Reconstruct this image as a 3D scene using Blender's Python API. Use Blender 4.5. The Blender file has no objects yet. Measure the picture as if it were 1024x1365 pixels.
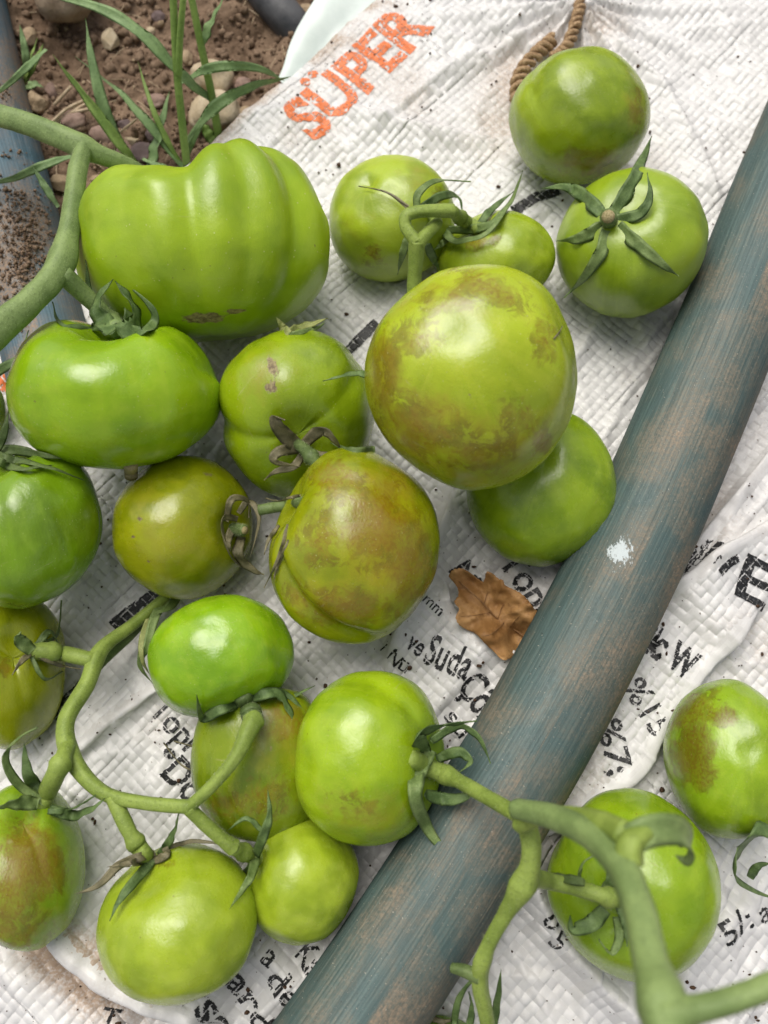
import bpy, bmesh, math, random, os
import numpy as np
from mathutils import Vector, Matrix
from mathutils.bvhtree import BVHTree

random.seed(7)
rng = np.random.default_rng(7)
R = math.radians
scene = bpy.context.scene

# ------------------------------------------------------------------ camera
F_PX = 1100.0                       # focal length in pixels of a 1024 x 1365 picture
TILT = R(15.0)
DIST = 0.40
CAM = np.array([0.0, -DIST * math.sin(TILT), DIST * math.cos(TILT)])
FWD = np.array([0.0, math.sin(TILT), -math.cos(TILT)])
RIGHT = np.array([1.0, 0.0, 0.0])
UP = np.array([0.0, math.cos(TILT), math.sin(TILT)])
cam_data = bpy.data.cameras.new('camera')
cam = bpy.data.objects.new('camera', cam_data)
scene.collection.objects.link(cam)
cam.location = CAM
cam.rotation_euler = (TILT, 0, 0)
cam_data.sensor_fit = 'HORIZONTAL'
cam_data.sensor_width = 36.0
cam_data.lens = 36.0 * F_PX / 1024.0
cam_data.clip_start = 0.005
cam_data.clip_end = 500.0
cam_data.dof.use_dof = True
cam_data.dof.focus_distance = 0.345
cam_data.dof.aperture_fstop = 11.5
scene.camera = cam

# ------------------------------------------------------------------ sky, sun, exposure
SUN = np.array([-0.22, 0.40, 0.89]); SUN /= np.linalg.norm(SUN)
world = bpy.data.worlds.new('World')
scene.world = world
world.use_nodes = True
wt = world.node_tree
wt.nodes.clear()
w_out = wt.nodes.new('ShaderNodeOutputWorld')
w_bg = wt.nodes.new('ShaderNodeBackground')
w_sky = wt.nodes.new('ShaderNodeTexSky')
w_hs = wt.nodes.new('ShaderNodeHueSaturation')
w_sky.sky_type = 'NISHITA'
w_sky.sun_disc = False
w_sky.sun_elevation = math.asin(SUN[2])
w_sky.sun_rotation = math.atan2(SUN[0], SUN[1])
w_sky.air_density = 1.0
w_sky.dust_density = 5.0
w_hs.inputs['Saturation'].default_value = 0.35
w_bg.inputs['Strength'].default_value = 0.080
wt.links.new(w_sky.outputs[0], w_hs.inputs['Color'])
wt.links.new(w_hs.outputs[0], w_bg.inputs['Color'])
wt.links.new(w_bg.outputs[0], w_out.inputs['Surface'])
sun_data = bpy.data.lights.new('sun', 'SUN')
sun_data.energy = 1.5
sun_data.angle = R(44)
sun_data.color = (1.0, 0.95, 0.86)
sun = bpy.data.objects.new('sun', sun_data)
scene.collection.objects.link(sun)
sun.rotation_euler = Vector(SUN).to_track_quat('Z', 'Y').to_euler()
sun.location = (0, 0, 3)
scene.view_settings.view_transform = 'Standard'
scene.view_settings.look = 'None'
scene.view_settings.gamma = 1.0
scene.view_settings.exposure = 0.60
scene.view_settings.use_curve_mapping = False
scene.cycles.max_bounces = 8
scene.cycles.use_denoising = True

# ------------------------------------------------------------------ geometry of the view (to measure real positions)
def ray(px, py):
    return FWD + RIGHT * ((px - 512.0) / F_PX) + UP * ((682.5 - py) / F_PX)
def P(px, py, z=0.004):
    r = ray(px, py)
    return CAM + r * ((z - CAM[2]) / r[2])
def at_depth(px, py, d):
    return CAM + ray(px, py) * d
def depth_of(p):
    return float(np.dot(np.asarray(p) - CAM, FWD))
def project(v):
    q = v - CAM
    d = q @ FWD
    return np.stack([512 + F_PX * (q @ RIGHT) / d, 682.5 - F_PX * (q @ UP) / d, d], -1)

# ------------------------------------------------------------------ noise
def _hash(ix, iy, iz, seed):
    h = (ix * 374761393 + iy * 668265263 + iz * 2147483647 + seed * 1274126177) & 0xFFFFFFFF
    h = ((h ^ (h >> 13)) * 1274126177) & 0xFFFFFFFF
    h = h ^ (h >> 16)
    return (h & 0xFFFF) / 65535.0
def vnoise(x, y, z=None, seed=0):
    x = np.asarray(x, float); y = np.asarray(y, float)
    z = np.zeros_like(x) if z is None else np.asarray(z, float)
    ix, iy, iz = np.floor(x).astype(np.int64), np.floor(y).astype(np.int64), np.floor(z).astype(np.int64)
    fx, fy, fz = x - ix, y - iy, z - iz
    fx, fy, fz = [f * f * f * (f * (f * 6 - 15) + 10) for f in (fx, fy, fz)]
    def c(a, b, d): return _hash(ix + a, iy + b, iz + d, seed)
    l0 = (c(0,0,0)*(1-fx)+c(1,0,0)*fx)*(1-fy) + (c(0,1,0)*(1-fx)+c(1,1,0)*fx)*fy
    l1 = (c(0,0,1)*(1-fx)+c(1,0,1)*fx)*(1-fy) + (c(0,1,1)*(1-fx)+c(1,1,1)*fx)*fy
    return (l0 * (1 - fz) + l1 * fz) * 2 - 1
def fbm(x, y, z=None, seed=0, octv=4, gain=0.5):
    t = 0.0; a = 1.0
    for o in range(octv):
        k = 2.03 ** o
        t = t + a * vnoise(np.asarray(x) * k, np.asarray(y) * k, None if z is None else np.asarray(z) * k, seed + o * 17)
        a *= gain
    return t
def sstep(a, b, x):
    t = np.clip((x - a) / (b - a), 0, 1)
    return t * t * (3 - 2 * t)

# ------------------------------------------------------------------ object helpers
COL = scene.collection
def link(o, parent=None):
    COL.objects.link(o)
    if parent is not None:
        o.parent = parent
        o.matrix_parent_inverse = Matrix.Translation(-Vector(parent.location))
    return o
def mesh_obj(name, verts, faces, mat, parent=None, origin=None, smooth=True):
    """verts in world space; origin = where the object's own origin stands"""
    verts = np.asarray(verts, float)
    if origin is None:
        origin = (0, 0, 0) if parent is None else tuple(parent.location)
    me = bpy.data.meshes.new(name)
    v = verts - np.asarray(origin)
    fa = np.asarray(faces) if not isinstance(faces, list) else None
    if fa is not None and fa.ndim == 2:
        n = fa.shape[1]
        me.vertices.add(len(v)); me.vertices.foreach_set('co', v.astype(np.float32).ravel())
        me.loops.add(fa.size); me.loops.foreach_set('vertex_index', fa.astype(np.int32).ravel())
        me.polygons.add(len(fa))
        me.polygons.foreach_set('loop_start', np.arange(0, fa.size, n, dtype=np.int32))
        me.update(calc_edges=True)
    else:
        me.from_pydata([tuple(p) for p in v], [], [tuple(f) for f in faces])
        me.update()
    me.validate()
    if smooth:
        me.polygons.foreach_set('use_smooth', [True] * len(me.polygons))
    me.materials.append(mat)
    o = bpy.data.objects.new(name, me)
    o.location = origin
    link(o, parent)
    return o
def tag(o, label=None, cat=None, group=None, kind=None):
    if label: o['label'] = label
    if cat: o['category'] = cat
    if group: o['group'] = group
    if kind: o['kind'] = kind
    return o
def empty(name, loc):
    o = bpy.data.objects.new(name, None)
    o.empty_display_size = 0.01
    o.location = loc
    return link(o)
def attr(o, name, data, domain='POINT', typ='FLOAT'):
    a = o.data.attributes.new(name, typ, domain)
    a.data.foreach_set('vector' if typ == 'FLOAT_VECTOR' else 'value', np.asarray(data, np.float32).ravel())
def grid_faces(n, m, wrap_m=False):
    """quads of an n x m vertex grid"""
    i = np.arange(n - 1)[:, None]; mm = m if wrap_m else m - 1
    j = np.arange(mm)[None, :]; j2 = (j + 1) % m
    return np.stack([i*m+j, i*m+j2, (i+1)*m+j2, (i+1)*m+j], -1).reshape(-1, 4)
def spline(pts, n):
    """Catmull-Rom through the points (any dimension)"""
    p = np.asarray(pts, float)
    if len(p) == 2:
        t = np.linspace(0, 1, n)[:, None]
        return p[0] * (1 - t) + p[1] * t
    q = np.vstack([2*p[0]-p[1], p, 2*p[-1]-p[-2]])
    out = []
    for t in np.linspace(0, len(p) - 1 - 1e-9, n):
        i = int(t); f = t - i
        a, b, c, d = q[i], q[i+1], q[i+2], q[i+3]
        out.append(0.5*((2*b)+(-a+c)*f+(2*a-5*b+4*c-d)*f*f+(-a+3*b-3*c+d)*f**3))
    return np.array(out)
def frames(path, hint):
    T = np.gradient(path, axis=0); T /= np.linalg.norm(T, axis=1)[:, None] + 1e-12
    N = []; prev = np.asarray(hint, float)
    for t in T:
        n = prev - t * np.dot(prev, t)
        l = np.linalg.norm(n)
        n = n / l if l > 1e-6 else np.cross(t, [1, 0, 0.1])
        N.append(n); prev = n
    N = np.array(N); B = np.cross(T, N)
    return T, N, B
def tube_mesh(path, rad, sides=12, cap=True, ripple=None):
    path = np.asarray(path, float); n = len(path)
    rad = np.broadcast_to(np.asarray(rad, float), (n,))
    T, N, B = frames(path, (0.13, 0.2, 1))
    a = np.linspace(0, 2*np.pi, sides, endpoint=False)
    rr = rad[:, None] * np.ones(sides)[None]
    if ripple is not None: rr = rr * ripple
    v = path[:, None] + rr[..., None] * (N[:, None]*np.cos(a)[None, :, None] + B[:, None]*np.sin(a)[None, :, None])
    v = v.reshape(-1, 3)
    f = grid_faces(n, sides, True).tolist()
    if cap:
        v = np.vstack([v, path[0] - T[0]*rad[0]*0.25, path[-1] + T[-1]*rad[-1]*0.25])
        k = n * sides
        f += [((j+1) % sides, j, k) for j in range(sides)]
        f += [((n-1)*sides+j, (n-1)*sides+(j+1) % sides, k+1) for j in range(sides)]
    return v, f

# ------------------------------------------------------------------ materials
class NT:
    def __init__(s, name):
        s.m = bpy.data.materials.new(name); s.m.use_nodes = True
        s.t = s.m.node_tree; s.t.nodes.clear()
        s.out = s.t.nodes.new('ShaderNodeOutputMaterial')
        s.b = s.t.nodes.new('ShaderNodeBsdfPrincipled')
        s.t.links.new(s.b.outputs[0], s.out.inputs['Surface'])
    def n(s, typ, props=None, **inp):
        nd = s.t.nodes.new(typ)
        for k, v in (props or {}).items(): setattr(nd, k, v)
        for k, v in inp.items(): s.set(nd, k.replace('_', ' '), v)
        return nd
    def set(s, nd, k, v):
        i = nd.inputs[int(k)] if k.isdigit() else nd.inputs[k]
        if isinstance(v, bpy.types.NodeSocket): s.t.links.new(v, i)
        else: i.default_value = v
    def attr(s, name, out='Fac'):
        return s.n('ShaderNodeAttribute', dict(attribute_name=name)).outputs[out]
    def obj(s): return s.n('ShaderNodeTexCoord').outputs['Object']
    def noise(s, vec, scale, detail=4, rough=0.5, dist=0.0):
        return s.n('ShaderNodeTexNoise', Vector=vec, Scale=scale, Detail=detail, Roughness=rough, Distortion=dist).outputs['Fac']
    def voro(s, vec, scale, out='Distance'):
        return s.n('ShaderNodeTexVoronoi', Vector=vec, Scale=scale).outputs[out]
    def ramp(s, fac, a, b, lo=0.0, hi=1.0):
        nd = s.n('ShaderNodeMapRange', dict(interpolation_type='SMOOTHSTEP'))
        for k, v in ((0, fac), (1, a), (2, b), (3, lo), (4, hi)): s.set(nd, str(k), v)
        return nd.outputs[0]
    def math(s, op, a, b=0.0):
        nd = s.n('ShaderNodeMath', dict(operation=op)); s.set(nd, '0', a); s.set(nd, '1', b); return nd.outputs[0]
    def mix(s, fac, a, b, blend='MIX'):
        nd = s.n('ShaderNodeMix', dict(data_type='RGBA', blend_type=blend))
        s.set(nd, '0', fac)
        for i, v in ((6, a), (7, b)):
            s.set(nd, str(i), v if isinstance(v, bpy.types.NodeSocket) else (*v[:3], 1.0))
        return nd.outputs[2]
    def mapping(s, vec, scale=(1, 1, 1), loc=(0, 0, 0), rot=(0, 0, 0)):
        return s.n('ShaderNodeMapping', Vector=vec, Scale=scale, Location=loc, Rotation=rot).outputs[0]
    def bump(s, h, strength, dist, normal=None):
        nd = s.n('ShaderNodeBump', Height=h, Strength=strength, Distance=dist)
        if normal is not None: s.set(nd, 'Normal', normal)
        return nd.outputs[0]
    def finish(s, color, rough=0.5, normal=None, spec=0.5, **kw):
        s.set(s.b, 'Base Color', color if isinstance(color, bpy.types.NodeSocket) else (*color[:3], 1.0))
        s.set(s.b, 'Roughness', rough); s.set(s.b, 'Specular IOR Level', spec)
        if normal is not None: s.set(s.b, 'Normal', normal)
        for k, v in kw.items(): s.set(s.b, k.replace('_', ' '), v)
        return s.m

def sack_material():
    m = NT('woven_plastic')
    o = m.obj()
    tint = m.attr('tint'); dirt = m.attr('dirt')
    c = m.mix(m.ramp(tint, 0, 1), (0.71, 0.70, 0.685), (0.55, 0.54, 0.53))
    uv = m.n('ShaderNodeUVMap').outputs[0]
    st = m.noise(m.mapping(uv, (9, 1.3, 1)), 1.0, 3)
    st2 = m.noise(m.mapping(uv, (1.3, 9, 1)), 1.0, 3)
    c = m.mix(m.ramp(m.math('MULTIPLY', st, st2), 0.12, 0.40, 0.25, 0.0), c, (0.66, 0.65, 0.66))
    fine = m.noise(o, 900, 3)
    d = m.math('MULTIPLY', dirt, m.ramp(fine, 0.25, 0.7, 0.5, 1.25))
    c = m.mix(m.ramp(d, 0.0, 1.0, 0.0, 0.85), c, (0.36, 0.245, 0.155))
    dots = m.ramp(m.noise(o, 420, 2, 0.4), 0.74, 0.80)
    c = m.mix(m.math('MULTIPLY', dots, 0.7), c, (0.16, 0.11, 0.075))
    h = m.noise(m.mapping(uv, (7, 7, 1)), 1.0, 2)
    return m.finish(c, m.ramp(fine, 0.3, 0.7, 0.30, 0.46), m.bump(h, 0.25, 0.0004), 0.5)

def print_material(name, col):
    m = NT(name); o = m.obj()
    n1 = m.noise(o, 800, 3, 0.6)
    c = m.mix(m.ramp(n1, 0.50, 0.72, 0, 0.75), col, tuple(min(1, x * 1.5 + 0.10) for x in col))
    return m.finish(c, 0.5, None, 0.35)

def tomato_material(name, deep, mid, pale, flush, bruise=(0.16, 0.085, 0.014), seed=0.0, rough=0.25, dull=0.0):
    m = NT(name)
    lc = m.mapping(m.attr('lc', 'Vector'), loc=(seed * 3.1, seed * 1.7, seed * 2.3))
    big = m.noise(lc, 1.5, 3, 0.5, 0.3)
    med = m.noise(lc, 5.0, 4, 0.55)
    fine = m.noise(lc, 26.0, 3, 0.6)
    c = m.mix(m.ramp(big, 0.34, 0.62), deep, mid)
    c = m.mix(m.ramp(med, 0.45, 0.80, 0, 0.35), c, pale)
    mer = m.noise(m.mapping(m.attr('lc2', 'Vector'), (6, 0.7, 1), (seed, 0, 0)), 1.0, 4, 0.6)
    c = m.mix(m.ramp(mer, 0.45, 0.75, 0, 0.25), c, pale)
    c = m.mix(m.math('MULTIPLY', m.attr('shoulder'), 0.40), c, deep)
    fl = m.ramp(m.math('ADD', m.attr('flush'), m.math('MULTIPLY', m.math('SUBTRACT', med, 0.5), 0.8)), 0.15, 0.75)
    c = m.mix(m.math('MULTIPLY', fl, 0.85), c, flush)
    ba = m.attr('bruise')
    bs = m.math('ADD', ba, m.math('MULTIPLY', m.math('SUBTRACT', m.noise(lc, 6.0, 8, 0.74, 0.8), 0.5), 1.6))
    bm = m.math('MULTIPLY', m.ramp(bs, 0.30, 0.66), m.ramp(ba, 0.05, 0.3))
    c = m.mix(m.math('MULTIPLY', bm, m.ramp(fine, 0.3, 0.7, 0.45, 0.85)), c, bruise)
    rim = m.math('MULTIPLY', m.math('MULTIPLY', m.ramp(bs, 0.28, 0.40), m.ramp(bs, 0.42, 0.58, 1.0, 0.0)), m.ramp(ba, 0.1, 0.4))
    c = m.mix(m.math('MULTIPLY', rim, m.ramp(m.noise(lc, 4.0, 3), 0.40, 0.62, 0.0, 0.55)), c, tuple(x * 0.55 for x in bruise))
    sa = m.attr('scar')
    sm = m.math('MULTIPLY', m.ramp(m.math('ADD', sa, m.math('MULTIPLY', m.math('SUBTRACT', m.noise(lc, 11, 5, 0.7), 0.5), 1.2)), 0.45, 0.6), m.ramp(sa, 0.05, 0.2))
    c = m.mix(sm, c, m.mix(m.ramp(fine, 0.35, 0.65), (0.12, 0.080, 0.035), (0.30, 0.245, 0.11)))
    speck = m.ramp(m.voro(lc, 19.0), 0.06, 0.15, 1.0, 0.0)
    c = m.mix(m.math('MULTIPLY', speck, m.ramp(fine, 0.40, 0.58, 0, 0.55)), c, (0.55, 0.58, 0.25))
    scr = m.ramp(m.noise(m.mapping(lc, (3, 3, 40), rot=(0.6, 0.9, 0.2)), 1.0, 3, 0.5), 0.66, 0.72)
    c = m.mix(m.math('MULTIPLY', scr, m.ramp(big, 0.5, 0.65, 0, 0.30)), c, (0.45, 0.42, 0.20))
    dust = m.ramp(m.noise(lc, 3.2, 5, 0.65), 0.42, 0.75)
    c = m.mix(m.math('MULTIPLY', dust, 0.015 + dull*0.7), c, (0.55, 0.53, 0.36))
    dots = m.ramp(m.noise(lc, 21, 2, 0.4), 0.775, 0.80)
    c = m.mix(m.math('MULTIPLY', dots, 0.6), c, (0.14, 0.09, 0.03))
    r = m.math('ADD', m.ramp(dust, 0, 1, rough, rough + 0.15), m.math('MULTIPLY', sm, 0.35))
    nrm = m.bump(m.noise(lc, 2.2, 1, 0.3), 0.45, 0.0038)
    nrm = m.bump(m.math('ADD', fine, m.math('MULTIPLY', sm, -1.2)), 0.16, 0.0007, nrm)
    return m.finish(c, r, nrm, 0.65, Subsurface_Weight=0.06, Subsurface_Radius=(0.6, 1.0, 0.15), Subsurface_Scale=0.004)

def stem_material(name, a, b, brown=0.15, scale=1.0):
    m = NT(name); o = m.obj()
    n1 = m.noise(o, 90 * scale, 4, 0.6); n2 = m.noise(o, 900 * scale, 3, 0.6)
    c = m.mix(m.ramp(n1, 0.35, 0.65), a, b)
    c = m.mix(m.ramp(n2, 0.50, 0.72, 0, 0.40), c, tuple(x * 0.45 for x in a))
    c = m.mix(m.ramp(m.noise(o, 60 * scale, 5, 0.7), 0.60, 0.78, 0, brown), c, (0.22, 0.16, 0.08))
    c = m.mix(m.ramp(m.noise(o, 2100, 2, 0.5), 0.62, 0.70, 0, 0.35), c, tuple(min(1, x * 1.5 + 0.08) for x in b))
    return m.finish(c, 0.55, m.bump(n2, 0.4, 0.0006), 0.35)

def pipe_material(name, blue, dirt_col, amount, seed=0.0, paint=None):
    m = NT(name)
    uv = m.n('ShaderNodeUVMap').outputs[0]         # u around (0..1), v along in metres
    o = m.obj()
    streak = m.noise(m.mapping(uv, (150, 22, 1), (seed, seed, 0)), 1.0, 4, 0.65)
    blot = m.noise(m.mapping(uv, (5, 26, 1), (seed, seed * 2, 0)), 1.0, 5, 0.6, 0.4)
    fine = m.noise(o, 700, 4, 0.7)
    c = m.mix(m.ramp(streak, 0.35, 0.66), tuple(x * 0.72 for x in blue), tuple(x * 1.25 for x in blue))
    sep = m.n('ShaderNodeSeparateXYZ', Vector=uv)
    wv_ = m.math('SINE', m.math('ADD', m.math('MULTIPLY', sep.outputs[0], 2*math.pi*84), m.math('MULTIPLY', blot, 3.0)))
    c = m.mix(m.ramp(wv_, 0.2, 1.0, 0.0, 0.45), c, tuple(x * 0.5 for x in blue))
    c = m.mix(m.ramp(blot, 0.30, 0.62, 0.35, 0.0), c, (0.068, 0.120, 0.128))
    dn = m.math('ADD', m.math('MULTIPLY', blot, 0.9), m.math('MULTIPLY', streak, 0.35))
    dn = m.math('ADD', dn, m.math('MULTIPLY', m.attr('dirt'), amount))
    dm = m.math('MULTIPLY', m.ramp(dn, 0.66, 1.02, 0.0, 0.9), m.ramp(fine, 0.36, 0.60, 0.45, 1.0))
    c = m.mix(dm, c, m.mix(m.ramp(fine, 0.4, 0.7), dirt_col, tuple(x * 1.35 for x in dirt_col)))
    c = m.mix(m.ramp(m.noise(o, 1300, 2, 0.5), 0.69, 0.74, 0, 0.6), c, (0.50, 0.45, 0.37))
    c = m.mix(m.ramp(m.noise(o, 1000, 2, 0.5), 0.72, 0.76, 0, 0.8), c, (0.03, 0.03, 0.03))
    if paint is not None:
        pa = m.math('ADD', m.attr('paint'), m.math('MULTIPLY', m.math('SUBTRACT', m.noise(m.mapping(o, (1, 0.45, 1), rot=(0, 0, 0.5)), 620, 5, 0.75), 0.5), 2.3))
        c = m.mix(m.math('MULTIPLY', m.ramp(pa, 0.40, 0.62), m.ramp(m.attr('paint'), 0.02, 0.2)), c, (0.52, 0.58, 0.59))
    return m.finish(c, m.ramp(fine, 0.3, 0.7, 0.42, 0.68), m.bump(m.math('ADD', fine, streak), 0.35, 0.0005), 0.4)

def soil_material():
    m = NT('soil'); o = m.obj()
    a = m.noise(o, 28, 5, 0.65); b = m.noise(o, 260, 4, 0.7)
    c = m.mix(m.ramp(a, 0.35, 0.68), (0.135, 0.088, 0.056), (0.260, 0.180, 0.120))
    c = m.mix(m.ramp(b, 0.52, 0.75, 0, 0.6), c, (0.24, 0.165, 0.11))
    c = m.mix(m.ramp(b, 0.25, 0.42, 0.6, 0), c, (0.040, 0.024, 0.016))
    c = m.mix(m.ramp(m.noise(o, 700, 2), 0.70, 0.76, 0, 0.7), c, (0.42, 0.34, 0.24))
    return m.finish(c, 0.9, m.bump(m.math('ADD', b, m.noise(o, 900, 3)), 0.6, 0.0015), 0.2)

def stone_material(name, a, b):
    m = NT(name); o = m.obj()
    n1 = m.noise(o, 70, 5, 0.6); n2 = m.noise(o, 500, 4, 0.7)
    c = m.mix(m.ramp(n1, 0.35, 0.65), a, b)
    c = m.mix(m.ramp(n2, 0.5, 0.7, 0, 0.5), c, tuple(x * 0.55 for x in a))
    c = m.mix(m.ramp(m.noise(o, 45, 4, 0.6), 0.56, 0.72, 0, 0.6), c, (0.16, 0.10, 0.065))
    return m.finish(c, 0.82, m.bump(n2, 0.5, 0.001), 0.3)

def simple_material(name, a, b, scale=200, rough=0.6, spec=0.35, bump=0.3, stretch=(1, 1, 1)):
    m = NT(name); o = m.mapping(m.obj(), stretch)
    n1 = m.noise(o, scale, 5, 0.65)
    return m.finish(m.mix(m.ramp(n1, 0.32, 0.68), a, b), rough, m.bump(n1, bump, 0.0006), spec)

M = {}
M['sack'] = sack_material()
M['black'] = print_material('black_print', (0.014, 0.014, 0.015))
M['orange'] = print_material('orange_print', (0.68, 0.17, 0.050))
M['soil'] = soil_material()
M['crumb'] = simple_material('soil_crumb', (0.030, 0.018, 0.012), (0.11, 0.065, 0.04), 900, 0.9, 0.15)
M['clod'] = simple_material('soil_clod', (0.12, 0.078, 0.050), (0.27, 0.19, 0.13), 420, 0.92, 0.15)
M['liner'] = simple_material('liner_film', (0.62, 0.70, 0.66), (0.70, 0.77, 0.73), 60, 0.38, 0.5, 0.2)
M['vine'] = stem_material('vine_green', (0.180, 0.250, 0.042), (0.275, 0.360, 0.072))
M['vine_grey'] = stem_material('vine_grey_green', (0.155, 0.225, 0.072), (0.235, 0.320, 0.110), 0.15)
M['vine_dark'] = stem_material('vine_dark_green', (0.070, 0.108, 0.030), (0.135, 0.190, 0.060), 0.3)
M['hair'] = simple_material('stem_hair', (0.34, 0.40, 0.20), (0.44, 0.50, 0.28), 300, 0.6)
M['sepal'] = stem_material('sepal_green', (0.070, 0.120, 0.034), (0.140, 0.210, 0.068), 0.15, 2)
M['sepal_light'] = stem_material('sepal_light_green', (0.115, 0.175, 0.048), (0.200, 0.275, 0.090), 0.25, 2)
M['sepal_pale'] = stem_material('sepal_pale_green', (0.22, 0.25, 0.075), (0.34, 0.36, 0.13), 0.4, 2)
M['sepal_dry'] = stem_material('sepal_dried', (0.115, 0.105, 0.055), (0.21, 0.185, 0.105), 0.6, 2)
M['cut'] = simple_material('cut_stalk', (0.20, 0.17, 0.07), (0.40, 0.33, 0.18), 1400, 0.8)
M['leaf_dry'] = None
M['twine'] = simple_material('jute_twine', (0.20, 0.12, 0.06), (0.50, 0.35, 0.21), 900, 0.9, 0.1, 0.6)
M['hose'] = simple_material('dusty_black_plastic', (0.030, 0.033, 0.040), (0.10, 0.10, 0.105), 70, 0.5, 0.45)
M['straw'] = simple_material('straw', (0.36, 0.27, 0.17), (0.55, 0.44, 0.30), 300, 0.7, 0.3)
M['grass'] = stem_material('grass_blade', (0.140, 0.225, 0.085), (0.230, 0.335, 0.140), 0.2, 0.6)
M['grass_light'] = stem_material('grass_stalk', (0.150, 0.240, 0.050), (0.240, 0.340, 0.085), 0.1, 0.6)
M['pipe'] = pipe_material('faded_pipe', (0.086, 0.130, 0.120), (0.235, 0.175, 0.120), 0.33, 0.0, True)
M['pipe_left'] = pipe_material('faded_blue_pipe', (0.085, 0.165, 0.220), (0.260, 0.175, 0.110), 0.36, 3.7)

# ------------------------------------------------------------------ the sack's lie: height of the cloth over the ground
CELL = 0.0040
E0 = P(285, 195, 0.002)[:2]; E1 = P(510, 0, 0.002)[:2]
UD = (E1 - E0) / np.linalg.norm(E1 - E0)          # along the hem
VD = np.array([UD[1], -UD[0]])                    # away from the hem, down to the right
def w2(pts, z=0.004): return np.array([P(a, b, z)[:2] for a, b in pts])
def dist_poly(x, y, poly):
    """distance, signed side (+ = left of travel) and position 0..1 along a polyline"""
    best = np.full(x.shape, 1e9); side = np.zeros(x.shape); tt = np.zeros(x.shape)
    seg = np.linalg.norm(np.diff(poly, axis=0), axis=1); tot = seg.sum(); acc = 0.0
    for i in range(len(poly) - 1):
        a, b = poly[i], poly[i+1]; d = b - a; L = seg[i]
        t = np.clip(((x-a[0])*d[0] + (y-a[1])*d[1]) / L**2, 0, 1)
        ex, ey = x - (a[0]+d[0]*t), y - (a[1]+d[1]*t)
        dd = np.hypot(ex, ey); s = np.sign(d[0]*(y-a[1]) - d[1]*(x-a[0]))
        m = dd < best
        best = np.where(m, dd, best); side = np.where(m, s, side); tt = np.where(m, (acc + t*L)/tot, tt)
        acc += L
    return best, side, tt
# (points in the picture, height mm, width left mm, width right mm): a fold, steep on its narrow side
FOLDS = [
    ([(612, 640), (578, 730), (540, 815), (512, 900)], 7, 14, 3),
    ([(585, 775), (598, 812), (640, 850), (690, 882), (730, 900)], 6.5, 2.2, 16),
    ([(330, 865), (200, 925), (97, 1005), (60, 1040)], 4.5, 2.0, 12),
    ([(0, 1195), (62, 1232), (95, 1278), (150, 1318), (215, 1347), (300, 1385)], 14, 22, 2.6),
    ([(-60, 1265), (30, 1290), (120, 1345), (180, 1385)], 7, 8, 26),
    ([(695, 1110), (712, 1180), (745, 1250), (805, 1318), (880, 1380)], 9, 7, 7),
    ([(880, 800), (950, 745), (1024, 702), (1100, 655)], 6, 2.0, 34),
    ([(1030, 790), (1003, 822), (940, 900), (893, 962), (850, 1028), (770, 1083), (700, 1125)], 7.5, 2.2, 26),
    ([(1060, 560), (960, 690), (900, 760)], 3.5, 8, 2.0),
    ([(1060, 620), (985, 700), (930, 752)], 2.5, 6, 1.8),
    ([(440, 135), (560, 165), (668, 178)], 2.2, 2.0, 8),
    ([(490, 175), (560, 120), (640, 60)], 1.6, 4, 2),
    ([(800, 20), (885, 95), (940, 190), (970, 270)], 4.0, 3, 10),
    ([(640, 30), (720, 60), (800, 60)], 2.0, 8, 3),
    ([(960, 300), (905, 400), (830, 500)], 1.6, 2.0, 5),
    ([(900, 440), (840, 520), (800, 600)], 1.8, 1.8, 5),
    ([(130, 830), (180, 800), (230, 770)], 3.5, 3, 9),
    ([(330, 1260), (420, 1330), (470, 1400)], 4, 8, 6),
    ([(470, 1215), (430, 1270), (330, 1365)], 3, 5, 2.0),
    ([(500, 900), (560, 960), (640, 985)], 3.0, 3, 7),
    ([(1024, 1180), (960, 1230), (880, 1310), (840, 1400)], 5, 14, 8),
    ([(190, 1020), (250, 1130), (300, 1200)], 3, 8, 8),
    ([(430, 870), (520, 840), (560, 800)], 2.5, 4, 4),
    ([(625, 780), (680, 830), (740, 860)], -4, 12, 12),
]
_F = [(w2(p, 0.006 + max(a, 0)*1.5e-3), a*1.5e-3, l*1e-3, r*1e-3) for p, a, l, r in FOLDS]
_cr = np.random.default_rng(19)
for _ in range(48):                                   # small sharp creases all over the cloth
    c0 = np.array([_cr.uniform(-60, 1084), _cr.uniform(-40, 1400)])
    an = _cr.choice([-0.75, 0.82, 0.1, 1.5]) + _cr.normal(0, 0.35); ln = _cr.uniform(35, 150)
    dv_ = np.array([math.cos(an), -math.sin(an)])*ln; bend = np.array([dv_[1], -dv_[0]])*_cr.normal(0, 0.18)
    wa, wb = _cr.uniform(1.0, 2.0), _cr.uniform(3, 9)
    if _cr.uniform() < 0.5: wa, wb = wb, wa
    _F.append((w2([c0 - dv_, c0 - dv_*0.3 + bend, c0 + dv_*0.4 + bend*0.6, c0 + dv_]), _cr.uniform(0.9, 2.6)*1e-3, wa*1e-3, wb*1e-3))
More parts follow.
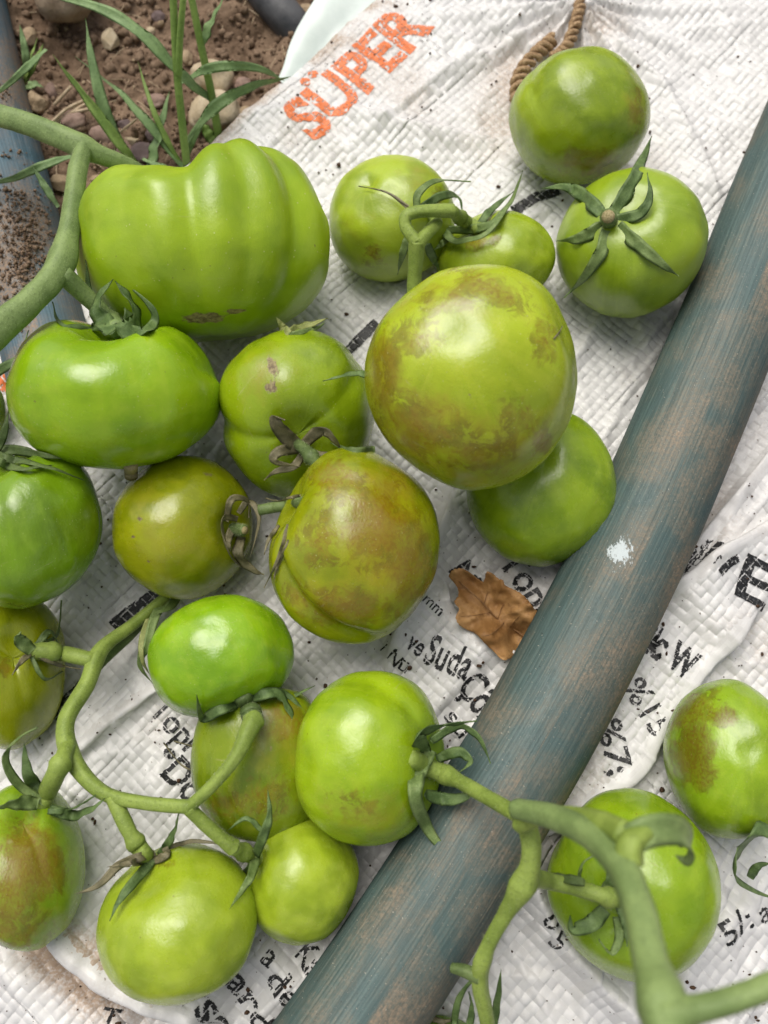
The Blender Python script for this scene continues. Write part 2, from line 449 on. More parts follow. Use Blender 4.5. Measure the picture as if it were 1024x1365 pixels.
for _ in range(34):                                    # longer, taller pleats
    c0 = np.array([_cr.uniform(-40, 1064), _cr.uniform(300, 1400)])
    an = _cr.choice([-0.9, 0.7, -0.3, 1.2]) + _cr.normal(0, 0.3); ln = _cr.uniform(70, 170)
    dv_ = np.array([math.cos(an), -math.sin(an)])*ln; bend = np.array([dv_[1], -dv_[0]])*_cr.normal(0, 0.22)
    wa, wb = _cr.uniform(1.4, 2.6), _cr.uniform(7, 15)
    if _cr.uniform() < 0.5: wa, wb = wb, wa
    _F.append((w2([c0 - dv_, c0 - dv_*0.3 + bend, c0 + dv_*0.4 + bend*0.6, c0 + dv_]), _cr.uniform(2.6, 6.0)*1e-3, wa*1e-3, wb*1e-3))
GATHER = P(768, 15, 0.004)[:2]
def hs(x, y):
    x = np.asarray(x, float); y = np.asarray(y, float)
    z = 0.0060 + 0.0050*fbm(x*13, y*13, seed=3, octv=2)
    u = x*UD[0] + y*UD[1]; v = x*VD[0] + y*VD[1]
    wr = 1 - np.abs(fbm(u*48 + 2*v*9, v*30, seed=9, octv=3))
    z += 0.0026*np.clip(wr - 0.50, 0, 1)**1.3
    wr2 = 1 - np.abs(vnoise(u*120 + 3, v*38, seed=21))
    z += 0.0004*sstep(0.72, 1.0, wr2)
    wr3 = 1 - np.abs(fbm(x*36+5, y*36, seed=77, octv=2))
    z += 0.0006*sstep(0.82, 1.0, wr3)
    gx, gy = x - GATHER[0], y - GATHER[1]
    r = np.hypot(gx, gy); th = np.arctan2(gy, gx)
    z += 0.0030*np.exp(-r/0.060)*(np.sin(th*17 + 30*r) + 0.6*np.sin(th*29 + 1))*sstep(0.0, 0.012, r)
    z += 0.004*np.exp(-(r/0.02)**2)
    shp = z.shape; z = z.ravel().copy(); xf, yf = np.broadcast_to(x, shp).ravel(), np.broadcast_to(y, shp).ravel()
    for poly, a, l, rr in _F:
        mg = 3.2*max(l, rr)
        i = np.nonzero((xf > poly[:, 0].min()-mg) & (xf < poly[:, 0].max()+mg) & (yf > poly[:, 1].min()-mg) & (yf < poly[:, 1].max()+mg))[0]
        if len(i) == 0: continue
        d, s, t = dist_poly(xf[i], yf[i], poly)
        prof = np.exp(-(d/np.where(s > 0, l, rr))**1.5)
        z[i] += a*prof*(0.15 + 0.85*sstep(0, 0.15, t)*sstep(0, 0.15, 1-t))
    z = z.reshape(shp)
    hv = (x - E0[0])*VD[0] + (y - E0[1])*VD[1]
    z -= 0.004*np.exp(-np.clip(hv, 0, 1)/0.006)
    return np.maximum(z, 0.0008)

# ------------------------------------------------------------------ ground
def soil_h(x, y):
    z = -0.0065 + 0.0052*fbm(x*22, y*22, seed=41, octv=5, gain=0.55) + 0.0022*np.abs(fbm(x*95, y*95, seed=15, octv=3)) + 0.0010*fbm(x*260, y*260, seed=5, octv=2)
    hv = (x - E0[0])*VD[0] + (y - E0[1])*VD[1]
    lim = np.where(hv > -0.004, -0.0035, 0.02)
    far = sstep(0.5, 2.0, np.hypot(x, y))
    return np.minimum(z, lim)*(1-far) - 0.01*far
def axis(lo, f0, f1, hi, step, coarse):
    a = -np.geomspace(-lo, -f0, 22)[:-1] if f0 < 0 else np.linspace(lo, f0, 60)[:-1]
    return np.concatenate([a, np.arange(f0, f1, step), np.linspace(f1, f1+0.5, coarse)[:-1], np.geomspace(f1+0.5, hi, 22)])
gx = axis(-60, -0.34, -0.01, 60, 0.0014, 30)
gy = np.concatenate([-np.geomspace(60, 0.45, 22)[:-1], np.linspace(-0.45, 0.03, 25)[:-1], np.arange(0.03, 0.36, 0.0014), np.geomspace(0.37, 60, 30)])
GX, GY = np.meshgrid(gx, gy, indexing='ij')
gv = np.stack([GX, GY, soil_h(GX, GY)], -1).reshape(-1, 3)
tag(mesh_obj('ground', gv, grid_faces(len(gx), len(gy)), M['soil']), 'dark brown stony soil in the corner beyond the sack', None, None, 'structure')

# ------------------------------------------------------------------ sack
UC0, UC1, VC1 = -118, 97, 146
def lattice(n0, n1):
    off = np.array([0, 0.07, 0.5, 0.93])
    return np.concatenate([(np.arange(n0, n1)[:, None] + off[None]).ravel(), [n1]])
LU, LV = lattice(UC0, UC1), lattice(0, VC1)
U, V = np.meshgrid(LU, LV, indexing='ij')
wob = 0.10
Uw = U + wob*vnoise(np.floor(U)*0.37, V*0.10, seed=70) ; Vw = V + wob*vnoise(U*0.10, np.floor(V)*0.37, seed=71)
SX = E0[0] + CELL*(Uw*UD[0] + Vw*VD[0]); SY = E0[1] + CELL*(Uw*UD[1] + Vw*VD[1])
fu, fv = U - np.floor(U), V - np.floor(V)
cu, cv = np.floor(U).astype(int), np.floor(V).astype(int)
edge_u = np.minimum(fu, 1-fu); edge_v = np.minimum(fv, 1-fv)
warp = ((cu + cv) % 2 == 0)
along = np.where(warp, edge_u, edge_v); across = np.where(warp, edge_v, edge_u)
relief = 0.00026*(np.sin(np.pi*np.clip(along, 0, .5)))**0.7 - 0.00006
relief = np.where(across < 0.02, relief - 0.00030, relief)
tilt = 0.00030*((_hash(cu, cv, cu*0, 5) - 0.5)*2*(fu - 0.5) + (_hash(cu, cv, cu*0, 6) - 0.5)*2*(fv - 0.5))
SZ = hs(SX, SY) + relief + tilt
nu, nv = len(LU), len(LV)
sf = grid_faces(nu, nv)
cxm = SX.ravel()[sf].mean(1); cym = SY.ravel()[sf].mean(1)
keep = (cxm > -0.33) & (cxm < 0.33) & (cym > -0.30) & (cym < 0.38)
sf = sf[keep]
used, inv = np.unique(sf, return_inverse=True)
sv = np.stack([SX, SY, SZ], -1).reshape(-1, 3)[used]
sf = inv.reshape(sf.shape)
sack = empty('woven_sack', (0.0, 0.0, 0.0))
tag(sack, 'dirty white woven plastic sack with orange and black print spread beneath the tomatoes', 'sack')
sheet = mesh_obj('woven_sheet', sv, sf[:, ::-1].copy(), M['sack'], sack)
fcu = np.floor((U.ravel()[used])[sf].mean(1)).astype(int); fcv = np.floor((V.ravel()[used])[sf].mean(1)).astype(int)
fw = ((fcu + fcv) % 2 == 0)
tape = np.where(fw, _hash(fcv, fcv*0, fcv*0+3, 11), _hash(fcu, fcu*0, fcu*0+9, 12))
tint = 0.42*_hash(fcu, fcv, fcu*0, 2)**2.2 + 0.34*tape + 0.05*(~fw)
attr(sheet, 'tint', tint, 'FACE')
du = 0.5 + 0.5*fbm(sv[:, 0]*14, sv[:, 1]*14, seed=33, octv=4)
pp = project(sv)
dirt = 0.30*sstep(0.62, 1.0, du)
hv = (sv[:, 0]-E0[0])*VD[0] + (sv[:, 1]-E0[1])*VD[1]
dirt += 0.75*np.exp(-hv/0.010)*sstep(0.3, 0.8, 0.5+0.5*fbm(sv[:, 0]*60, sv[:, 1]*60, seed=8))
for (a, b, rad, s) in [(700, 110, 60, .55), (660, 170, 60, .4), (790, 40, 60, .4), (800, 120, 70, .25), (560, 130, 50, .18), (850, 240, 60, .35), (150, 850, 45, .30),
                       (890, 780, 26, .35), (120, 1300, 50, .95), (60, 1262, 40, .9), (190, 1340, 30, .6), (1000, 860, 60, .35), (760, 1290, 40, .15), (940, 640, 60, .25), (1000, 560, 60, .25)]:  # lower-left spots paint the fold gap's shade into the colour, along with dirt
    d2 = ((pp[:, 0]-a)**2 + (pp[:, 1]-b)**2) / rad**2
    dirt += s*np.exp(-d2)*(0.5 + 0.7*sstep(0.3, 0.8, 0.5+0.5*fbm(sv[:, 0]*45, sv[:, 1]*45, seed=a)))
attr(sheet, 'dirt', np.clip(dirt, 0, 1))
uvl = sheet.data.uv_layers.new(name='UVMap')
li = np.empty(len(sheet.data.loops), np.int32); sheet.data.loops.foreach_get('vertex_index', li)
uvs = np.stack([U.ravel()[used], V.ravel()[used]], -1)[li]
uvl.data.foreach_set('uv', uvs.astype(np.float32).ravel())

# folds whose edge really turns over: a lip of the same cloth along the steep side
def fold_lip(pts, turn, h=6.0, over=3.2, back=8.0):
    pl = spline(w2(pts, 0.006 + h*1.5e-3), 400); L_ = np.concatenate([[0], np.cumsum(np.linalg.norm(np.diff(pl, axis=0), axis=1))])
    n = max(24, int(L_[-1]/CELL*4)); t = np.linspace(0, L_[-1], n)
    c = np.column_stack([np.interp(t, L_, pl[:, 0]), np.interp(t, L_, pl[:, 1])])
    T = np.gradient(c, axis=0); T /= np.linalg.norm(T, axis=1)[:, None]
    N = np.column_stack([-T[:, 1], T[:, 0]])*turn                   # towards the open, steep side
    sec = [(-back, -0.9), (-back*0.7, -0.3), (-back*0.45, 0.15), (-back*0.22, 0.45), (0.0, 0.7), (over*0.55, 0.55), (over*0.85, 0.1), (over, -0.8), (over*0.85, -1.7), (over*0.4, -2.3), (0.0, -2.6), (-1.5, -3.0)]
    s_ = np.array(sec)*1e-3; v = []
    fade = sstep(0, 0.14, t/L_[-1])*sstep(0, 0.14, 1 - t/L_[-1])
    ze = hs(c[:, 0] - N[:, 0]*0.0006, c[:, 1] - N[:, 1]*0.0006)
    wig = 1 + 0.35*vnoise(t*70, t*0, seed=int(abs(pts[0][0])))
    for k, (a, b) in enumerate(s_):
        aa = a*wig if a > 0 else a*np.ones(n)
        q = c + N*aa[:, None]
        base = np.minimum(hs(q[:, 0], q[:, 1]), ze + 0.003) if a < 0 and k < 5 else ze
        rel = 0.00012*np.where((np.arange(n)//2 + k) % 2 == 0, 1, -1)
        v.append(np.column_stack([q, base + b + rel - 0.0032*(1 - fade)]))
    v = np.array(v); f = grid_faces(len(sec), n)
    o = mesh_obj('fold_edge', v.reshape(-1, 3), f if turn > 0 else f[:, ::-1].copy(), M['sack'], sack)
    attr(o, 'tint', 0.15 + 0.45*_hash(np.arange(len(f))//4, np.arange(len(f))*0, np.arange(len(f))*0, 3), 'FACE')
    attr(o, 'dirt', 0.12 + 0.12*vnoise(v.reshape(-1, 3)[:, 0]*80, v.reshape(-1, 3)[:, 1]*80, seed=2))
    uv_ = o.data.uv_layers.new(name='UVMap'); l2 = np.empty(len(o.data.loops), np.int32); o.data.loops.foreach_get('vertex_index', l2)
    uv_.data.foreach_set('uv', np.stack([(l2 % n)/4.0, (l2//n)/2.0], -1).astype(np.float32).ravel())
fold_lip([(585, 775), (598, 812), (640, 850), (690, 882), (730, 900)], 1, 6.5)
fold_lip([(612, 640), (578, 730), (540, 815), (512, 900)], -1, 7, over=2.2)
fold_lip([(330, 865), (200, 925), (97, 1005), (60, 1040)], 1, 4.5, over=1.6)
fold_lip([(0, 1195), (62, 1232), (95, 1278), (150, 1318), (215, 1347), (300, 1385)], -1, 14, over=3.6)
fold_lip([(860, 815), (880, 800), (950, 745), (1024, 702), (1100, 655)], 1, 6, over=2.6)
fold_lip([(1030, 790), (1003, 822), (940, 900), (893, 962), (850, 1028), (770, 1083), (700, 1125)], 1, 7.5, over=3.0)
fold_lip([(1060, 560), (960, 690), (900, 760)], -1, 3.5, over=1.8)

# pale film lining, showing beyond the hem
lx = []
edge = spline([P(372, 118, 0)[:2], P(380, 98, 0)[:2], P(388, 70, 0)[:2], P(404, 38, 0)[:2], P(432, -6, 0)[:2], P(470, -70, 0)[:2], P(520, -150, 0)[:2]], 40)
lin = []
for e in edge:
    hvv = np.dot(e - E0, VD)
    inner = e + VD*(-hvv + 0.02)
    for k in np.linspace(0, 1, 16):
        q = e*(1-k) + inner*k
        zz = 0.0022 + 0.0050*math.sin(min(k*1.6+.25, 1)*3.1)*(1-k) + 0.0006*float(vnoise(q[0]*90, q[1]*90, seed=4))
        zz = zz if k < 0.75 else zz*(1-(k-0.75)/0.25) - 0.003*(k-0.75)/0.25
        lin.append((q[0], q[1], zz + 0.0005))
tag(mesh_obj('liner', lin, grid_faces(40, 16), M['liner'], sack), 'smooth pale mint film lining sticking out past the hem')

# ------------------------------------------------------------------ printing on the sack
def on_sack(px, py):
    z = 0.008
    for _ in range(12):
        p = P(px, py, z); z = 0.5*z + 0.5*float(hs(p[0], p[1]))
    return P(px, py, z)
def raster_tris(tris, step):
    """centres of the grid squares inside 2-D triangles"""
    cells = set()
    for t in tris:
        lo = np.floor(t.min(0)/step).astype(int); hi = np.ceil(t.max(0)/step).astype(int)
        if (hi - lo).max() > 4000: continue
        gx_, gy_ = np.meshgrid(np.arange(lo[0], hi[0]+1), np.arange(lo[1], hi[1]+1), indexing='ij')
        px_, py_ = (gx_+0.5)*step, (gy_+0.5)*step
        (ax, ay), (bx, by), (cx, cy) = t
        d = (by-cy)*(ax-cx)+(cx-bx)*(ay-cy)
        if abs(d) < 1e-14: continue
        l1 = ((by-cy)*(px_-cx)+(cx-bx)*(py_-cy))/d; l2 = ((cy-ay)*(px_-cx)+(ax-cx)*(py_-cy))/d
        m = (l1 >= -1e-6) & (l2 >= -1e-6) & (l1+l2 <= 1+1e-6)
        cells.update(zip(gx_[m].tolist(), gy_[m].tolist()))
    return cells
def decal(name, cells, step, to_world, mat, wear=0.35, seed=1, lift=0.00042):
    if not cells: return None
    c = np.array(sorted(cells))
    w = to_world((c + 0.5)*step)
    uu = ((w - E0) @ UD)/CELL; vv = ((w - E0) @ VD)/CELL
    eu = np.minimum(uu % 1, 1 - uu % 1); ev = np.minimum(vv % 1, 1 - vv % 1)
    groove = np.minimum(eu, ev) < 0.055
    hsh = _hash(np.floor(uu).astype(int), np.floor(vv).astype(int), c[:, 0]*0, seed)
    nz = 0.5 + 0.5*vnoise(w[:, 0]*900, w[:, 1]*900, seed=seed) * 0.9
    drop = (groove & (nz > 0.40)) | (nz + 0.35*hsh > 1.32 - wear*0.55)
    c = c[~drop]
    idx = {}; vs = []; fs = []
    for i, j in c.tolist():
        q = []
        for a, b in ((i, j), (i+1, j), (i+1, j+1), (i, j+1)):
            k = idx.get((a, b))
            if k is None:
                k = idx[(a, b)] = len(vs); vs.append((a*step, b*step))
            q.append(k)
        fs.append(q)
    if not fs: return None
    vs = np.array(vs); w = to_world(vs + 0.25*step*rng.uniform(-1, 1, vs.shape))
    z = hs(w[:, 0], w[:, 1]) + lift
    return mesh_obj(name, np.column_stack([w, z]), np.array(fs), mat, sack)
_font_cache = {}
def text_tris(s, bold):
    cu_ = bpy.data.curves.new('lettering_source', 'FONT'); cu_.body = s; cu_.size = 1.0; cu_.offset = bold + 0.008
    cu_.resolution_u = 4
    o = bpy.data.objects.new('lettering_source', cu_); COL.objects.link(o)
    dg = bpy.context.evaluated_depsgraph_get()
    me = o.evaluated_get(dg).to_mesh(); me.calc_loop_triangles()
    co = np.array([v.co[:2] for v in me.vertices]); tr = np.array([t.vertices[:] for t in me.loop_triangles])
    o.evaluated_get(dg).to_mesh_clear()
    bpy.data.objects.remove(o); bpy.data.curves.remove(cu_)
    return co, tr
def lettering(s, p0, p1, cap_px, mat='black', bold=0.0, wear=0.35, zz=0.006, seed=1, label=None, shear=0.0):
    """words whose baseline runs from one picture point to another, laid on the cloth"""
    co, tr = text_tris(s, bold)
    a = on_sack(*p0)[:2]; b = on_sack(*p1)[:2]
    d = b - a; L = np.linalg.norm(d); d /= L; n = np.array([-d[1], d[0]])
    cap = cap_px*depth_of(P(*p0, zz))/F_PX
    sx = L/max(co[:, 0].max(), 1e-6); sy = cap/0.72
    pts = np.column_stack([co[:, 0]*sx + shear*co[:, 1]*sy, co[:, 1]*sy])
    step = 0.00034
    o = decal('printed_lettering', raster_tris(pts[tr], step), step, lambda q: a + q[:, :1]*d + q[:, 1:]*n, M[mat], wear, seed)
    if o is not None: o['label'] = label or 'black lettering reading ' + s
    return o
def stroke(pts, wpx, mat='black', wear=0.3, seed=3, label=None):
    pl = np.array([on_sack(a, b)[:2] for a, b in pts]); hw = wpx*0.5*depth_of(P(*pts[0], 0.004))/F_PX
    pth = spline(pl, 24); tris = []
    T = np.gradient(pth, axis=0); T /= np.linalg.norm(T, axis=1)[:, None]
    Nn = np.column_stack([-T[:, 1], T[:, 0]])
    for i in range(23):
        q = [pth[i]+Nn[i]*hw, pth[i]-Nn[i]*hw, pth[i+1]-Nn[i+1]*hw, pth[i+1]+Nn[i+1]*hw]
        tris += [np.array([q[0], q[1], q[2]]), np.array([q[0], q[2], q[3]])]
    o = decal('printed_line', raster_tris(tris, 0.0004), 0.0004, lambda q: q, M[mat], wear, seed)
    if o is not None: o['label'] = label or 'black printed line on the weave'

lettering('SÜPER', (420, 190), (578, 34), 66, 'orange', 0.026, 0.62, 0.003, 5, 'large faded orange capital lettering along the hem')
stroke([(60, 450), (100, 395), (135, 372)], 26, 'orange', 0.6, 8, 'worn orange print at the sack edge')
stroke([(0, 520), (18, 480), (50, 440)], 16, 'orange', 0.7, 9, 'worn orange print near the left hem')
lettering('Am', (598, 762), (642, 800), 32, bold=0.008, seed=11)
lettering('Topla', (664, 748), (722, 842), 36, bold=0.008, seed=12)
lettering('ve', (540, 862), (558, 876), 26, bold=0.006, seed=13)
lettering('Suda', (562, 882), (620, 908), 41, bold=0.010, seed=14)
lettering('Çöz', (608, 916), (646, 968), 41, bold=0.012, seed=15)
lettering('mm', (562, 800), (585, 822), 15, seed=16, label='small black lettering on the fold')
lettering('ü', (528, 890), (540, 898), 16, seed=17)
lettering('ı N', (505, 865), (525, 890), 18, seed=18, label='black lettering beside the fold')
lettering('su', (590, 955), (612, 985), 24, seed=19, label='black lettering half hidden by a tomato')
lettering('E', (974, 788), (1016, 814), 60, bold=0.012, zz=0.012, seed=20)
stroke([(913, 764), (934, 744), (956, 722)], 13, seed=21, label='heavy black stroke of a large letter')
stroke([(905, 758), (924, 738), (946, 720)], 5, seed=46, label='thin black stroke of a large letter')
stroke([(893, 778), (925, 764), (962, 742)], 5, seed=47, label='thin black print line along the fold')
stroke([(960, 764), (972, 752), (984, 744)], 10, seed=48, label='short black stroke of a large letter')
lettering('ik: W', (852, 863), (918, 907), 40, bold=0.035, zz=0.012, seed=22)
lettering('%15', (828, 915), (872, 985), 34, bold=0.006, zz=0.013, seed=23)
lettering('%7,', (795, 960), (812, 1035), 33, bold=0.006, zz=0.013, seed=24)
lettering('.', (822, 1022), (826, 1030), 36, bold=0.02, zz=0.010, seed=25, label='black printed dot')
lettering('Toprak', (198, 948), (278, 1038), 31, bold=0.010, seed=26)
lettering('•', (208, 1010), (222, 1022), 30, bold=0.02, seed=27, label='black printed bullet dot')
lettering('Doc', (212, 1030), (264, 1088), 36, bold=0.010, seed=28)
lettering('a', (345, 1280), (358, 1292), 28, seed=29)
lettering('dep', (352, 1308), (404, 1366), 34, bold=0.010, seed=30)
lettering('Kay', (392, 1272), (424, 1316), 30, bold=0.008, seed=31)
lettering('özü', (435, 1270), (462, 1282), 22, seed=32, label='small black lettering beside the pipe')
lettering('ard', (298, 1308), (345, 1380), 30, bold=0.008, seed=33)
lettering('sa', (258, 1342), (294, 1382), 30, bold=0.008, seed=34)
lettering('T', (128, 1372), (150, 1380), 26, seed=35)
lettering('•', (212, 1362), (226, 1370), 34, bold=0.02, seed=36, label='round black printed dot at the bottom')
lettering('5/:', (968, 1264), (1006, 1234), 30, bold=0.0, seed=37)
lettering('a', (1014, 1232), (1030, 1224), 26, seed=38)
lettering('0', (722, 1222), (728, 1240), 22, seed=39)
lettering('5', (728, 1256), (742, 1268), 26, seed=40)
stroke([(684, 282), (710, 266), (745, 254)], 15, seed=41)
stroke([(464, 470), (480, 452), (503, 430)], 15, seed=42)
stroke([(150, 835), (178, 812), (212, 785)], 14, seed=43)
stroke([(75, 960), (95, 925), (130, 890)], 13, seed=44)

# ------------------------------------------------------------------ pipes
def pipe(name, pts, rad_px, mat, ribs=84, n=90, dirt_side=0.0, paint=None, zoff=0.0, dirt_spots=()):
    ctr = []
    for a, b in pts:
        z = 0.03
        for _ in range(6):
            p = P(a, b, z); rr = rad_px*depth_of(P(512, 682, 0.024))/F_PX
            z = rr + 0.006 + zoff
        ctr.append(p)
    path = spline(ctr, n)
    sides = ribs*2
    ang = np.linspace(0, 2*np.pi, sides, endpoint=False)
    rip = 1 + 0.0120*np.cos(ang*ribs)[None] + 0.009*vnoise(np.linspace(0, 14, n)[:, None]*np.ones(sides), np.cos(ang)[None]*2*np.ones((n, 1)), np.sin(ang)[None]*2*np.ones((n, 1)), seed=5)
    v, f = tube_mesh(path, rr, sides, True, rip)
    o = mesh_obj(name, v, f, mat, None, tuple(path[n//2] - np.array([0, 0, rr])))
    L = np.concatenate([[0], np.cumsum(np.linalg.norm(np.diff(path, axis=0), axis=1))])
    uu = np.concatenate([np.tile(ang/(2*np.pi), n), [0, 0]]); vv = np.concatenate([np.repeat(L, sides), [0, L[-1]]])
    uvl = o.data.uv_layers.new(name='UVMap')
    li = np.empty(len(o.data.loops), np.int32); o.data.loops.foreach_get('vertex_index', li)
    uvx = uu[li].copy(); lu = uvx
    uvl.data.foreach_set('uv', np.stack([lu, vv[li]], -1).astype(np.float32).ravel())
    c = np.vstack([np.repeat(path, sides, 0), path[0], path[-1]])
    side = (v - c)[:, 0]/rr                      # the side that lies against the trodden dirt
    dd_ = 0.5 + dirt_side*side
    if dirt_spots:
        pq = project(v)
        for a_, b_, ra_, s_ in dirt_spots: dd_ = dd_ + s_*np.exp(-((pq[:, 0]-a_)**2 + (pq[:, 1]-b_)**2)/ra_**2)
    attr(o, 'dirt', np.clip(dd_, -0.6, 2.4))
    pn = np.zeros(len(v))
    if paint:
        pp_ = project(v); pn = np.exp(-(((pp_[:, 0]-paint[0])/paint[2])**2 + ((pp_[:, 1]-paint[1])/paint[3])**2))
        pn[(v - c)[:, 2] < 0] = 0
    attr(o, 'paint', pn)
    return o, path, rr
main_pipe, PIPE_PATH, PIPE_R = pipe('pipe', [(1166, -30), (1103, 108), (1042, 255), (977, 420), (910, 580), (843, 730), (738, 935), (640, 1100), (512, 1300), (415, 1440), (300, 1600)], 69, M['pipe'], 84, 150, 0.26, (827, 736, 17, 17))
tag(main_pipe, 'faded blue-green ribbed pipe lying diagonally across the sack', 'pipe')
left_pipe, LP_PATH, LP_R = pipe('pipe', [(-110, -250), (-62, -60), (-36, 60), (-14, 160), (14, 270), (40, 370), (62, 455), (90, 560)], 66, M['pipe_left'], 84, 90, -0.1, None, -0.024, ((15, 330, 55, 1.1), (10, 120, 40, .6)))
tag(left_pipe, 'soil-caked blue pipe at the left edge of the picture', 'pipe')

hose_path = spline([P(300, -75, 0.003), P(345, -20, 0.002), P(370, 10, -0.001), P(392, 36, -0.006), P(425, 75, -0.018), P(455, 110, -0.03)], 40)
hv_, hf_ = tube_mesh(hose_path, 0.0105, 24)
tag(mesh_obj('hose', hv_, hf_, M['hose'], None, tuple(hose_path[10])), 'dusty black hose half buried beside the sack hem', 'hose')

# ------------------------------------------------------------------ tomatoes
TOM = {}
def tomato(key, px, py, rx, ry, label, axis=(0, 1, .3), roll=0.0, depth=0.95, h=0.84, ribs=(), cav=0.13, cavw=0.30, lump=0.03, box=0.0, top=None,
           lift=0.0, deep=(0.155, 0.235, 0.004), mid=(0.245, 0.350, 0.006), pale=(0.340, 0.430, 0.035), flushc=(0.26, 0.24, 0.012),
           bruisec=(0.195, 0.118, 0.006), flush=(), bruise=(), scar=(), dents=(), seed=1, rough=0.25, dull=0.0, z=None, cat='tomato', n=112, mrows=72):
    ax = np.asarray(axis, float); ax /= np.linalg.norm(ax)
    tow = np.array([0, 0, 1.0])
    X = tow - ax*np.dot(tow, ax)
    if np.linalg.norm(X) < 0.25: X = np.array([0, 1.0, 0]) - ax*ax[1]
    X /= np.linalg.norm(X); Y = np.cross(ax, X)
    t = np.linspace(0.0, np.pi, mrows)[:, None]; th = np.linspace(-np.pi, np.pi, n, endpoint=False)[None]
    st, ct = np.sin(t), np.cos(t)
    rr = st**(0.86-box)*np.ones_like(th); zz = h*np.sign(ct)*np.abs(ct)**(0.92-box)*np.ones_like(th)
    rib = np.zeros_like(th)
    for a, d, w in ribs:
        dd = (th - a + np.pi) % (2*np.pi) - np.pi
        rib = rib - d*np.exp(-np.abs(dd/w)**1.5) + 0.25*d*np.exp(-((np.abs(dd)-w*1.9)/(w*1.1))**2)
    wgt = st**0.4*(0.62 + 0.38*ct)
    k = 1 + rib*wgt
    rr = rr*k; zz = zz*(1 + 0.35*rib*wgt)
    nr = np.hypot(rr, 0)
    zz = zz - cav*np.exp(-(rr/cavw)**2)*(ct > 0)*(1 + 1.5*np.abs(rib)) + 0.035*np.exp(-(rr/0.16)**2)*(ct < 0)
    loc = np.stack([rr*np.cos(th), rr*np.sin(th), zz], -1).reshape(-1, 3)
    nl = fbm(loc[:, 0]*1.1 + seed*7, loc[:, 1]*1.1, loc[:, 2]*1.1, seed=seed, octv=2)
    nl2 = fbm(loc[:, 0]*3 + seed*7, loc[:, 1]*3, loc[:, 2]*3, seed=seed+5, octv=2)
    loc2 = loc*(1 + lump*nl + 0.010*nl2)[:, None]
    cb = loc2[:, :1]*X + loc2[:, 1:2]*Y + loc2[:, 2:]*ax           # camera basis: right, up, towards
    for da, dr, dd in dents:                                       # dents given as directions
        dv = np.asarray(da, float); dv /= np.linalg.norm(dv)
        u_ = cb/np.linalg.norm(cb, axis=1)[:, None]
        cb = cb*(1 - dd*np.exp(-((1 - u_ @ dv)*2)/dr**2))[:, None]
    c_, s_ = math.cos(R(roll)), math.sin(R(roll))
    q = np.column_stack([cb[:, 0]*c_ + cb[:, 1]*s_, -cb[:, 0]*s_ + cb[:, 1]*c_, cb[:, 2]])
    mn, mx = q.min(0), q.max(0); q = (q - (mn+mx)/2)/((mx-mn)/2)
    if top is not None:
        xs = np.linspace(-1, 1, 81); have = np.array([q[np.abs(q[:, 0]-x) < 0.04, 1].max() for x in xs])
        want = np.interp(xs, [(a-px)/rx for a, b in top], [(py-b)/ry for a, b in top])
        sc_ = np.interp(q[:, 0], xs, np.convolve(np.pad(np.clip(want/np.maximum(have, 0.15), 0.5, 1.6), 2, 'edge'), np.ones(5)/5, 'valid'))
        q[:, 1] = np.where(q[:, 1] > 0, q[:, 1]*(1 + (sc_-1)*sstep(0.0, 0.6, q[:, 1])), q[:, 1])
    zc = 0.03 if z is None else z
    fx, fy, ox, oy = rx, ry, px, py                    # shape size and centre, corrected so that the outline seen has the measured size
    for it in range(16):
        ctr = P(ox, oy, zc); d = depth_of(ctr); sc = d/F_PX
        g = np.column_stack([q[:, 0]*fx*sc, q[:, 1]*fy*sc, q[:, 2]*(rx+ry)/2*sc*depth*0.99])
        g = np.column_stack([g[:, 0]*c_ - g[:, 1]*s_, g[:, 0]*s_ + g[:, 1]*c_, g[:, 2]])
        w = g[:, :1]*RIGHT + g[:, 1:2]*UP - g[:, 2:]*FWD
        if z is None: zc = -w[:, 2].min() + float(hs(ctr[0], ctr[1])) - 0.0012 + lift
        pr = project(w + ctr); e1, e2 = pr[:, 0] - px, -(pr[:, 1] - py)
        a1, a2 = e1*c_ + e2*s_, -e1*s_ + e2*c_
        fx *= 2*rx/(a1.max()-a1.min()); fy *= 2*ry/(a2.max()-a2.min())
        m1, m2 = (a1.max()+a1.min())/2, (a2.max()+a2.min())/2
        ox -= m1*c_ - m2*s_; oy += m1*s_ + m2*c_
    wv = w + ctr
    # caps: collapse poles
    f = grid_faces(mrows, n, True)[:, ::-1]
    deep, mid, pale = [tuple(x*k_ for x, k_ in zip(c_3, (1.16, 1.20, 0.9))) for c_3 in (deep, mid, pale)]
    col = tomato_material('tomato_skin', deep, mid, pale, flushc, bruisec, seed*1.37, rough, dull)
    org = np.array([ctr[0], ctr[1], wv[:, 2].min()])
    o = mesh_obj('tomato', wv, f.copy(), col, None, tuple(org))
    attr(o, 'lc', loc, 'POINT', 'FLOAT_VECTOR')
    ang = (np.ones_like(t)*th).ravel()
    attr(o, 'lc2', np.column_stack([np.cos(ang)*2, (t*np.ones_like(th)).ravel(), np.sin(ang)*2]), 'POINT', 'FLOAT_VECTOR')
    attr(o, 'shoulder', np.clip((loc[:, 2]/h - 0.35)/0.6, 0, 1))
    pr = project(wv); pr_keep = pr; front = (cb[:, 2] > -0.15)
    def spots(lst):
        a = np.zeros(len(wv))
        for s in lst:
            x0, y0, ra, rb, st_ = s[:5]; an = R(s[5]) if len(s) > 5 else 0
            dx, dy = pr[:, 0]-x0, -(pr[:, 1]-y0)
            e = ((dx*math.cos(an)+dy*math.sin(an))/ra)**2 + ((-dx*math.sin(an)+dy*math.cos(an))/rb)**2
            a = np.maximum(a, st_*np.exp(-e*0.8))
        return a*front
